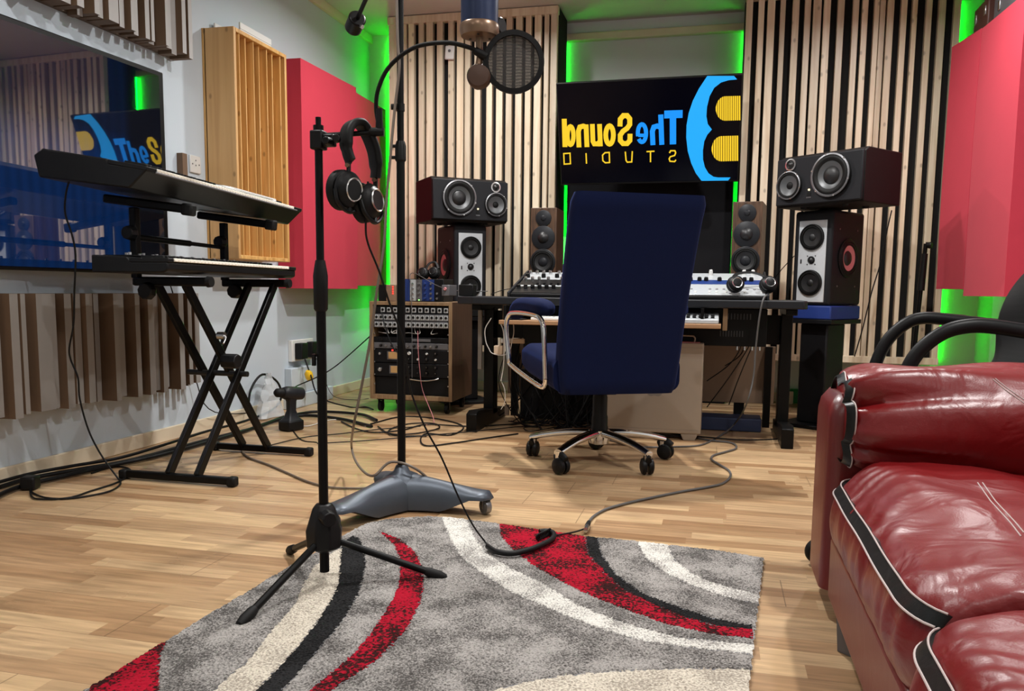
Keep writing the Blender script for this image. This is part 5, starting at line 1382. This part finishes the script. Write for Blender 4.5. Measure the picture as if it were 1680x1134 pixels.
stitch([SA['arm_cushion']], [[(1629, 622), (1650, 640), (1690, 668)], [(1633, 621), (1654, 638), (1694, 665)]])
# recliner front flap under the first cushion
mb = MB(); mb.loft([[(SFX+.010+.03*math.sin(k), y, z) for (y, z) in ((1.22, .222), (2.005, .222), (2.005, .070), (1.22, .070))] for k in (0, 1.5)]); mb.build('front_flap', 'leather_flat', t, bevel=.012, bseg=3)
mb = MB(); mb.loft([[(SFX+.010+.03*math.sin(k), y, z) for (y, z) in ((.38, .21), (1.205, .21), (1.205, .070), (.38, .070))] for k in (0, 1.5)]); mb.build('front_flap', 'leather_flat', t, bevel=.012, bseg=3)
for ya, yb in ((1.21, 2.05), (.35, 1.20)): MB().ball((1.10, (ya+yb)/2, .62), (.14, (yb-ya)/2, .28), 32, 20, .6).build('back_cushion', 'leather_red', t, smooth=80)
longcushion('arm_cushion', SFX+.035, 1.16, .17, .475, .17, .135, 'leather_red', .72, folds, n=60)
MB().box(SFX+.02, 1.16, .05, .30, .065, .47).build('arm_panel', 'leather_flat', t, bevel=.03, bseg=3)

# ------------------------------------------------------------------ black loop-arm chair behind the sofa
BM = yawm((.83, 2.86, 0), 90)
t = thing('office_chair', 'black office chair with looped arms behind the red sofa', 'chair', BM)
lo = lambda p: BM.inverted() @ Vector(p)
for (pts, Y) in ((((1484, 640), (1490, 605), (1512, 572), (1550, 545), (1590, 535), (1630, 536), (1690, 545), (1740, 552)), 2.60), (((1430, 640), (1436, 600), (1455, 560), (1485, 532), (1515, 522), (1560, 525), (1620, 532), (1690, 538)), 3.08)):
    P = [atY(x, y, Y) for x, y in pts]; P = [Vector((P[0].x+.03, P[0].y, .40))]+P
    mb = MB(); mb.tube(P, .017, 12, rz=.021); mb.build('arm', 'black_plastic', t, smooth=60)
MB(BM).ball((0, .0, .44), (.24, .25, .055), 32, 16, .55).build('seat', 'black_cloth', t, smooth=80)
mb = MB(); secs = []
bx = atY(1640, 560, 2.85).x
for i in range(25):
    s = i/24; z = .46+s*.42; e_ = math.sqrt(max(.0, 1-(2*s-1)**6))*.7+.3
    secs.append([(bx+.05+.09*s+x*e_+.012*math.sin(y*40+z*22)*(1 if x < 0 else 0), 2.85+y*(.55+.45*e_), z) for x, y in rrect(.045, .22, .04, 6)])
mb.loft(secs); mb.build('backrest', 'black_cloth', t, smooth=70)
MB(BM).cyl((0, 0, .10), (0, 0, .40), .025, seg=18).build('column', 'black_metal', t)
cst = fl(1330, 925)
a0 = math.atan2(cst.y-2.86, cst.x-.83)
for k in range(5):
    a = a0+2*math.pi*k/5; d = Vector((math.cos(a), math.sin(a), 0)); L = .34 if k else .50
    c = Vector((.83, 2.86, 0))
    L = .36
    mb = MB(); mb.tube([c+Vector((0, 0, .13)), c+d*L*.6+Vector((0, 0, .10)), c+d*L+Vector((0, 0, .075))], .018, 10); lg = mb.build('leg', 'black_plastic', t, smooth=60)
    mb = MB(); mb.lathe([(.01, -.024), (.026, -.022), (.028, -.006), (.028, .006), (.026, .022), (.01, .024)], c+d*L+Vector((0, 0, .029)), (-d.y, d.x, 0), 22); mb.build('caster', 'black_plastic', lg, smooth=50)
# loose caster-like speaker foot seen left of the sofa
t = thing('rubber_wheel', 'black wheel standing on the floor left of the red sofa', 'wheel', fl(1326, 926))
q = fl(1330, 925); mb = MB(); mb.lathe([(.010, -.016), (.030, -.014), (.037, -.006), (.037, .006), (.030, .014), (.010, .016)], (q.x+.018, q.y, .0385), (.25, -1, 0), 28); mb.build('tyre', 'black_rubber', t, smooth=50)
mb = MB(); mb.lathe([(.012, -.018), (.012, .018)], (q.x+.018, q.y, .0385), (.25, -1, 0), 14); mb.build('hub', 'steel_dark', t)

# dark mic stand before the right slats
q0 = atY(1497, 600, 5.55); q1 = atY(1519, 400, 5.55)
t = thing('microphone_stand', 'dark microphone stand leaning before the right wooden slats', 'microphone stand', (q0.x, 5.55, 0))
b0 = q0+(q0-q1)*((q0.z-.03)/(q1.z-q0.z))
MB().cyl(b0, q1, .014, .012, 14).build('tube', 'black_metal', t)
m_ = q0.lerp(q1, .62); mb = MB(); mb.cyl(m_, q0.lerp(q1, .92), .022, .018, 14); mb.build('clutch', 'black_plastic', t)
mb = MB(); mb.lathe([(.017, -.012), (.020, 0), (.017, .012)], q1+Vector((.02, -.01, -.01)), (1, -.6, 0), 16); mb.cyl(q1, q1+Vector((.03, 0, .0)), .01, seg=10); mb.build('clamp_knob', 'black_plastic', t)
mb = MB(); mb.lathe([(.13, .001), (.13, .012), (.03, .03), (.014, .05)], (b0.x, b0.y, 0), seg=28); mb.build('round_base', 'black_metal', t)
# small pieces on the floor behind the desk
q = fl(1296, 664); t = thing('wood_offcut', 'pale short block of wood standing on the floor behind the desk leg', 'block', (q.x, q.y, 0))
MB().box(q.x-.02, q.x+.02, q.y, q.y+.04, .001, .09).build('block', 'pale_wood', t, bevel=.002)
t = thing('green_box', 'small green box on the floor behind the right desk leg', 'box', (q.x, q.y+.1, 0))
MB().box(q.x-.07, q.x+.09, q.y+.07, q.y+.20, .001, .10).build('body', 'green_plastic', t, bevel=.004)
q = fl(1330, 668); t = thing('grey_panel', 'grey board leaning on the front wall by the right stand', 'board', (q.x, 6.0, 0))
MB().box(q.x-.02, q.x+.13, 5.72, 5.75, .001, .33).build('board', 'grey_plastic', t, bevel=.003)

# ------------------------------------------------------------------ cordless drill standing on its battery
q = fl(478, 706); DM = yawm((q.x, q.y, 0), -20)
t = thing('cordless_drill', 'black cordless drill standing upright on the floor by the left wall', 'drill', DM)
MB(DM).box(-.045, .045, -.055, .055, .001, .058).build('battery', 'black_plastic', t, bevel=.010, bseg=3)
mb = MB(DM); mb.loft([[(x*1., y+.01*(z-.058)*3, z) for x, y in rrect(w_, d_, .014)] for z, w_, d_ in ((.058, .040, .050), (.075, .026, .036), (.11, .019, .026), (.16, .019, .028), (.18, .024, .034))]); mb.build('handle', 'dark_satin', t, smooth=50)
mb = MB(DM); mb.lathe([(.020, -.085), (.034, -.075), (.037, -.03), (.037, .03), (.030, .055), (.024, .06)], (0, 0, .205), (0, -1, .12), 24); mb.build('motor_body', 'dark_satin', t, smooth=50)
mb = MB(DM); mb.lathe([(.024, .06), (.024, .095), (.012, .11), (.006, .112)], (0, 0, .205), (0, -1, .12), 20); mb.build('chuck', 'black_rubber', t, smooth=40)
t = thing('plastic_bag', 'crumpled clear white plastic wrap on the floor behind the drill', 'plastic wrap', (XL+.16, q.y+.42, 0))
m, tt, b = base('thin_plastic', (.75, .80, .84), .25); b.inputs['Alpha'].default_value = .45
mb = MB(); rnd = random.Random(5)
secs = [[(XL+.10+.05*math.cos(a)*(1.2-s)+rnd.uniform(-.012, .012), q.y+.36+.10*math.sin(a)*(1.2-s)+rnd.uniform(-.015, .015), .01+.26*s) for a in [2*math.pi*k/14 for k in range(14)]] for s in [i/8 for i in range(9)]]
mb.loft(secs); mb.build('wrap', 'thin_plastic', t, smooth=20)

# ------------------------------------------------------------------ cables
def fc_(pts, r, z=None):
    P = [fl(x, y, r if z is None else z)+Vector((0, 0, .0012)) for x, y in pts]
    for p in P: p.x = max(p.x, XL+.05)
    return P
def hang(pts, Y0, Y1): n = len(pts)-1; return [atY(x, y, Y0+(Y1-Y0)*i/n) for i, (x, y) in enumerate(pts)]
k1 = hang([(113, 298), (108, 320), (107, 350), (118, 385), (124, 420), (122, 480), (121, 530), (114, 570), (116, 590), (128, 620), (131, 655), (145, 705), (165, 745), (192, 783)], 2.62, 2.80)
k1 = [p for p in k1 if p.z > .012]+fc_([(197, 788), (196, 797), (175, 808), (120, 818), (80, 818), (55, 810), (48, 800)], .004)
cable(k1, .0036, 'cable_black', 'thin black cable hanging from the upper keyboard down to the floor plug')
cable(fc_([(50, 795), (52, 815), (72, 820), (115, 817), (150, 806), (185, 795), (200, 788), (215, 779), (212, 770), (195, 766), (178, 768), (150, 777)], .004), .0036, 'cable_black', 'thin black cable looped on the floor at the far left')
q = fl(50, 803); t = thing('power_adapter', 'black mains plug lying on the floor cables at the far left', 'adapter', (q.x, q.y, 0))
MB(yawm((q.x, q.y, 0), 20)).box(-.028, .028, -.03, .03, .001, .052).build('body', 'black_plastic', t, bevel=.008)
tb = [[(0, 800), (45, 785), (130, 771), (210, 757), (300, 733), (360, 717), (420, 702), (455, 690), (500, 682), (560, 688), (610, 700)],
      [(-20, 822), (30, 800), (100, 783), (180, 765), (260, 748), (330, 729), (400, 708), (440, 694), (470, 684), (520, 676), (590, 680), (618, 690)],
      [(-30, 790), (40, 777), (120, 765), (200, 751), (280, 727), (340, 708), (400, 692), (425, 672), (430, 650), (415, 630), (395, 620)]]
for i, pp in enumerate(tb[:2]): cable(fc_(pp, .010, .010+.002*i), .009, 'cable_black', ('thick black cable along the left baseboard, nearest the wall', 'thick black cable along the left baseboard, outer one')[i])
P = fc_(tb[2][:8], .007, .028); P += [Vector((XL+.06, p.y, z)) for p, z in ((P[-1]+Vector((0, .10, 0)), .10), (P[-1]+Vector((0, .05, 0)), .20), (P[-1]-Vector((0, .12, 0)), .26), (P[-1]-Vector((0, .25, 0)), .18), (P[-1]-Vector((0, .28, 0)), .05))]
cable(P, .007, 'cable_black', 'black cable rising in a loop against the wall behind the keyboard stand')
cable([Vector((XL+.05, 3.60, .80)), Vector((XL+.04, 3.72, .55)), Vector((XL+.04, 3.80, .30)), Vector((XL+.05, 3.95, .10)), fl(450, 675, .004), fl(470, 690, .004), fl(492, 720, .004), fl(520, 726, .004)], .003, 'cable_black', 'thin black cable dropping behind the keyboard stand to the drill')
# tan cable clipped to the boom stand
P = [Vector((BX-.008, BY-.02, 1.95)), atY(652, 60, BY-.03), atY(655, 110, BY-.03), atY(648, 175, BY-.03), atY(641, 250, BY-.04), atY(634, 330, BY-.05), atY(630, 400, BY-.06), atY(618, 480, BY-.06), atY(607, 560, BY-.05), atY(592, 640, BY-.04), atY(580, 700, BY), fl(577, 735, .12), fl(588, 764, .12), fl(612, 781, .13)]
P += [Vector((BX-.03, BY-.030, .165)), Vector((BX+.06, BY-.02, .145)), Vector((BX+.13, BY+.04, .06))]
cable(P, .0048, 'cable_tan', 'tan cable hanging along the thick boom stand onto its base')
cable(fc_([(397, 732), (398, 742), (410, 752), (440, 763), (470, 776), (505, 791), (540, 800), (580, 802), (622, 801)], .0048), .0046, 'cable_tan', 'tan cable across the floor from keyboard stand foot to boom stand base')
# headphone lead
P = [m2_ @ Vector((0, -.045, .01))]+hang([(600, 368), (604, 400), (622, 445), (640, 500), (662, 560), (674, 640), (697, 700), (725, 752), (752, 815), (776, 862)], 1.98, 2.30)+[fl(795, 888, .016), fl(803, 897, .018)]
cable(P, .0028, 'cable_black', 'thin black headphone lead falling to the rug')
c1_ = fc_([(800, 897), (815, 906), (840, 909), (868, 903), (892, 893), (907, 884), (908, 876), (898, 872), (885, 873)], .008, .022)
cable(c1_, .0085, 'cable_black', 'thick black tight-coiled lead lying on the rug')
P = []
base_ = [fl(882, 882, .024), fl(903, 872, .024)]
for i in range(90):
    s = i/89; c = base_[0].lerp(base_[1], s); a = s*2*math.pi*9; P.append(c+Vector((0, .010*math.cos(a), .010*math.sin(a)))+Vector((.004*math.cos(a), 0, 0)))
cable(P, .0028, 'cable_black', 'small spring of coiled lead lying on the red part of the rug', sm=0, name='coiled_cable')
cable(fc_([(905, 880), (925, 877), (945, 873), (960, 868)], .004, .0150), .0028, 'cable_black', 'short thin lead on the red rug beside the coil')
a, b_ = fl(961, 870, .016), fl(966, 857, .014)
t = thing('jack_connector', 'silver jack connector at the rug edge', 'connector', (a.x, a.y, 0))
MB().cyl(a, a.lerp(b_, .45), .008, .009, 14).build('sleeve', 'silver', t); MB().cyl(a.lerp(b_, .45), b_, .0095, .007, 14).build('grip', 'black_rubber', t)
cable(fc_([(966, 857), (975, 847), (995, 836), (1030, 826), (1075, 816), (1120, 807), (1160, 800), (1185, 794), (1198, 783), (1196, 773), (1182, 764), (1168, 755), (1170, 748), (1190, 742), (1206, 737), (1207, 731), (1195, 726), (1165, 723), (1120, 716), (1060, 718)], .005), .0048, 'cable_grey', 'long grey cable snaking over the floor from the rug to the desk')
P = [atY(1258, 484, 4.38), atY(1252, 492, 4.30), atY(1246, 520, 4.30), atY(1240, 570, 4.32), atY(1236, 620, 4.33), atY(1224, 665, 4.34), fl(1205, 696, .05), fl(1180, 716, .006), fl(1150, 730, .006), fl(1110, 733, .006), fl(1050, 733, .006), fl(1000, 722, .006)]
cable(P, .0045, 'cable_grey', 'grey cable hanging from the right mixer down to the floor')
fls = [([(608, 696), (660, 684), (720, 688), (760, 700), (740, 714), (700, 712), (690, 722), (700, 732), (740, 728), (800, 719), (850, 712)], .004, 'black cable looping on the floor before the rack'),
       ([(560, 692), (585, 704), (615, 710), (660, 706), (700, 697), (770, 700), (830, 697), (900, 692)], .004, 'black cable stretched over the floor from the rack to the desk'),
       ([(620, 700), (640, 712), (680, 712), (720, 703), (710, 695), (670, 696), (640, 705), (645, 715), (700, 716)], .004, 'black cable coiled on the floor below the rack caster'),
       ([(440, 732), (500, 718), (560, 712), (620, 705), (690, 700)], .003, 'thin black cable running from drill to rack'),
       ([(520, 728), (560, 726), (620, 722), (700, 715), (780, 708), (860, 700), (930, 698)], .003, 'thin black cable running across the floor to the blue chair'),
       ([(1290, 720), (1250, 722), (1210, 722), (1160, 718), (1120, 714), (1060, 705)], .004, 'black cable on the floor at the right desk foot'),
       ([(1160, 700), (1190, 690), (1220, 688), (1250, 690)], .003, 'thin black cable before the flat blue box'),
       ([(930, 672), (905, 690), (880, 700), (860, 702), (870, 708), (910, 702)], .003, 'thin black cable loop under the desk centre')]
for i, (pp, r, lb) in enumerate(fls): cable(fc_(pp, r, r+.001*i), r, 'cable_black', lb)
cable(fc_([(470, 688), (500, 700), (540, 690), (575, 690), (600, 700)], .003), .003, 'cable_white', 'thin white cable on the floor beside the drill')
# wall socket leads
P = [Vector((x0-.02, 4.98, .42)), Vector((XL+.30, 4.95, .33)), Vector((XL+.14, 4.93, .27)), Vector((XL+.10, 4.70, .20)), Vector((XL+.09, 4.45, .15)), Vector((XL+.10, 4.4, .03))]
cable([atY(608, 551, 4.95), atY(570, 585, 4.95), atY(545, 605, 4.9), atY(520, 619, 4.8), atY(490, 632, 4.6), atY(484, 636, 4.5)], .004, 'cable_black', 'black cable slung from the rack over the low wall sockets')
P = [Vector((XL+.08, 4.92, .32)), Vector((XL+.13, 4.90, .22)), Vector((XL+.22, 4.85, .08)), fl(575, 668, .006), fl(600, 668, .006), fl(612, 672, .01)]
cable(P, .005, 'cable_black', 'black mains lead curving from the low wall socket to the rack')
P = [Vector((XL+.075, 5.08, .32)), Vector((XL+.12, 5.09, .22)), Vector((XL+.20, 5.08, .06)), fl(585, 656, .004), fl(605, 654, .004)]
cable(P, .0025, 'cable_grey', 'thin grey lead dropping from the low wall socket')
# white leads under the tray
def tl(pts, Y): return [atY(x, y, Y) for x, y in pts]
cable(tl([(821, 530), (826, 545), (827, 575), (826, 600), (822, 625)], 4.30), .003, 'cable_white', 'white lead with plug hanging from the left end of the tray')
cable(tl([(822, 625), (828, 640), (828, 660), (822, 672)], 4.31), .002, 'cable_white', 'thin white lead continuing down below the tray end')
cable(tl([(842, 528), (843, 545), (840, 560), (836, 575), (826, 583), (808, 580), (802, 572), (797, 560), (796, 540), (806, 522)], 4.36), .0025, 'cable_white', 'white lead looping around the beige plug under the tray')
q = atY(820, 573, 4.38); t = thing('power_adapter', 'beige plug adapter hanging in the white leads under the desk', 'adapter', q)
MB(T(q.x, q.y, q.z)).box(-.030, .018, -.02, .02, -.03, .02).build('body', 'beige_plastic', t, bevel=.005)
q = atY(838, 560, 4.55); t = thing('power_strip', 'white and beige power strip fixed under the desk', 'power strip', q)
MB(T(q.x, q.y, q.z)).box(-.06, .08, 0, .04, -.012, .015).build('body', 'beige_plastic', t, bevel=.003); MB(T(q.x, q.y, q.z)).box(-.055, -.04, -.02, .0, -.01, .014).box(-.02, .0, -.02, 0, -.01, .014).build('plug', 'white_plastic', t, bevel=.002)
q = atY(831, 673, 4.5); tag(MB(T(q.x, q.y, q.z)).box(-.012, .012, 0, .02, -.03, .03).build('white_adapter', 'cable_tan', None, bevel=.002), 'small pale box hanging by the desk leg under the tray', 'adapter')
# cable chain by the left desk leg
q = atY(787, 560, 4.60); tag(MB().box(q.x-.012, q.x+.012, 4.60, 4.62, .32, .69).build('cable_duct', 'slat_grey', bevel=.003), 'pale vertical strip hanging beside the left desk leg', 'cable duct')
# tangle under the desk
rnd = random.Random(11); mb = MB()
for k in range(60):
    xa = rnd.uniform(-1.15, -.45); xb = xa+rnd.uniform(-.25, .25); yy = rnd.uniform(4.55, 4.95)
    mb.tube([(xa, yy, rnd.uniform(.35, .55)), (xa+rnd.uniform(-.08, .08), yy-.05, .25), ((xa+xb)/2, yy-.10, rnd.uniform(.02, .10)), (xb, yy-.15+rnd.uniform(-.1, .1), .02), (xb+rnd.uniform(-.2, .2), yy, .03)], rnd.uniform(.0025, .005), 6)
o = mb.build('cable_tangle', 'cable_black', smooth=60, kind='stuff'); tag(o, 'tangle of black cables hanging under the left half of the desk', 'cables')
t = thing('dark_fill_box', 'added black box darkening the space behind the cable tangle', 'equipment box', (-.86, 4.93, 0))
MB().box(-1.14, -.58, 4.88, 5.0, .001, .30).build('body', 'black_plastic', t, bevel=.006)  # invented box, added to make the area under the desk darker
mb = MB()
for k in range(4): mb.box(-1.12+k*.13, -1.02+k*.13, 4.877, 4.88, .03, .27)
mb.build('front_panels', 'gear_face', t, bevel=.001)
mb = MB()
for k in range(4):
    a = atY(1216+k*8.5, 553, 4.52); e_ = [(1160, 625), (1190, 600), (1160, 668), (1196, 664)][k]
    mb2 = MB(); mb2.tube([a+Vector((0, 0, -.0)), atY(1213+k*6, 575, 4.55), atY((1213+e_[0])/2+8, (575+e_[1])/2, 4.6), atY(e_[0], e_[1], 4.7)], .003, 7)
    tag(mb2.build('cable', 'cable_black', smooth=60), 'black lead plugged under the right equipment box, hanging down behind', 'cable', 'leads under the right equipment box')
# loose wires around the rack front
cable([Vector((X0+.30, 4.85, .52)), Vector((X0+.31, 4.83, .40)), Vector((X0+.32, 4.83, .28)), Vector((X0+.34, 4.83, .15)), fl(712, 690, .01), fl(700, 697, .006)], .002, 'cone_red', 'thin red wire hanging down the rack front')
cable([Vector((X0+.06, 4.85, .63)), Vector((X0+.11, 4.82, .50)), Vector((X0+.16, 4.82, .40)), Vector((X0+.22, 4.85, .35))], .0035, 'cable_black', 'black patch lead across the left part of the rack front')
q0_, q1_ = atY(671, 455, 4.9), atY(676, 505, 4.84)
cable([atY(800, 478, 4.5), atY(760, 478, 4.55), atY(720, 470, 4.8), atY(676, 448, 4.9), atY(675, 480, 4.85), atY(676, 560, 4.82), atY(676, 620, 4.82)], .0022, 'cable_grey', 'thin grey lead drooping over the module box down the rack front')
cable([atY(805, 483, 4.42), atY(830, 475, 4.42), atY(872, 470, 4.44), atY(874, 463, 4.5)], .002, 'cable_black', 'thin lead lying over the left mixer')
cable(tl([(1463, 345), (1455, 380), (1445, 430), (1430, 480), (1415, 540), (1402, 585)], 5.6), .004, 'cable_black', 'black lead hanging from the right big monitor before the slats')
cable([atY(1303, 420, 5.1), atY(1280, 445, 5.2), atY(1262, 470, 5.2), atY(1250, 486, 5.1)], .0025, 'cable_black', 'thin black lead from the right upright monitor to the desk')

# ------------------------------------------------------------------ ceiling lights
def lamp(x, y, watt, label, size=.11, col=(1, .985, .965)):
    t = thing('ceiling_light', label, 'ceiling light', (x, y, ZC-.03), 'round ceiling lights')
    MB().lathe([(.085, -.025), (.095, -.02), (.095, 0), (.07, 0), (.07, -.02), (.085, -.025)], (x, y, ZC-.001), seg=32, caps=False).build('ring', 'white_plastic', t)
    MB().lathe([(.068, -.012), (.0, -.012)], (x, y, ZC), seg=32, caps=False).build('diffuser', 'lamp_glow', t)
    ld = bpy.data.lights.new('ceiling_lamp', 'AREA'); ld.shape = 'DISK'; ld.size = size; ld.energy = watt; ld.color = col
    lo_ = bpy.data.objects.new('ceiling_lamp', ld); COL.objects.link(lo_); lo_.location = (x, y, ZC-.035); ld.spread = R_(165)
LP = [(-.62, 3.62, 62), (-1.55, 4.85, 30), (.85, 4.45, 30), (-1.5, 1.9, 26), (.85, 1.6, 42), (-.4, .2, 10), (-1.7, -.6, 8), (1.0, -.6, 12)]  # last three are added fill lamps, out of view around the camera
lab = ['round ceiling light above the desk chair', 'round ceiling light above the equipment rack', 'round ceiling light above the right speakers', 'round ceiling light above the rug left side', 'round ceiling light above the sofa', 'added unseen fill light above the camera', 'added unseen fill light at the back left', 'added unseen fill light at the back right']
for (x, y, e_), lb in zip(LP, lab): lamp(x, y, e_, lb)
wd = bpy.data.worlds.new('world'); scn.world = wd; wd.use_nodes = True
wd.node_tree.nodes['Background'].inputs[0].default_value = (.5, .55, .6, 1); wd.node_tree.nodes['Background'].inputs[1].default_value = .05
for k in ('black_metal', 'black_plastic', 'black_rubber', 'cable_black', 'speaker_body', 'mahogany', 'dark_satin', 'headband', 'stand_black', 'gear_face', 'black_felt', 'black_void', 'surround', 'velvet_blue', 'leather_black'):
    b = MT[k].node_tree.nodes['Principled BSDF']; b.inputs['Specular IOR Level'].default_value = .22
    if k in ('mahogany', 'speaker_body'): b.inputs['Roughness'].default_value = .6
scn.view_settings.view_transform = 'Standard'; scn.view_settings.look = 'None'; scn.view_settings.gamma = 1; scn.view_settings.exposure = -0.22
try: scn.view_settings.use_curve_mapping = False
except Exception: pass
scn.cycles.use_denoising = True
scn.cycles.max_bounces = 8; scn.cycles.diffuse_bounces = 4; scn.cycles.glossy_bounces = 4; scn.cycles.transparent_max_bounces = 8
scn.cycles.sample_clamp_indirect = 6.0; scn.cycles.caustics_reflective = False; scn.cycles.caustics_refractive = False
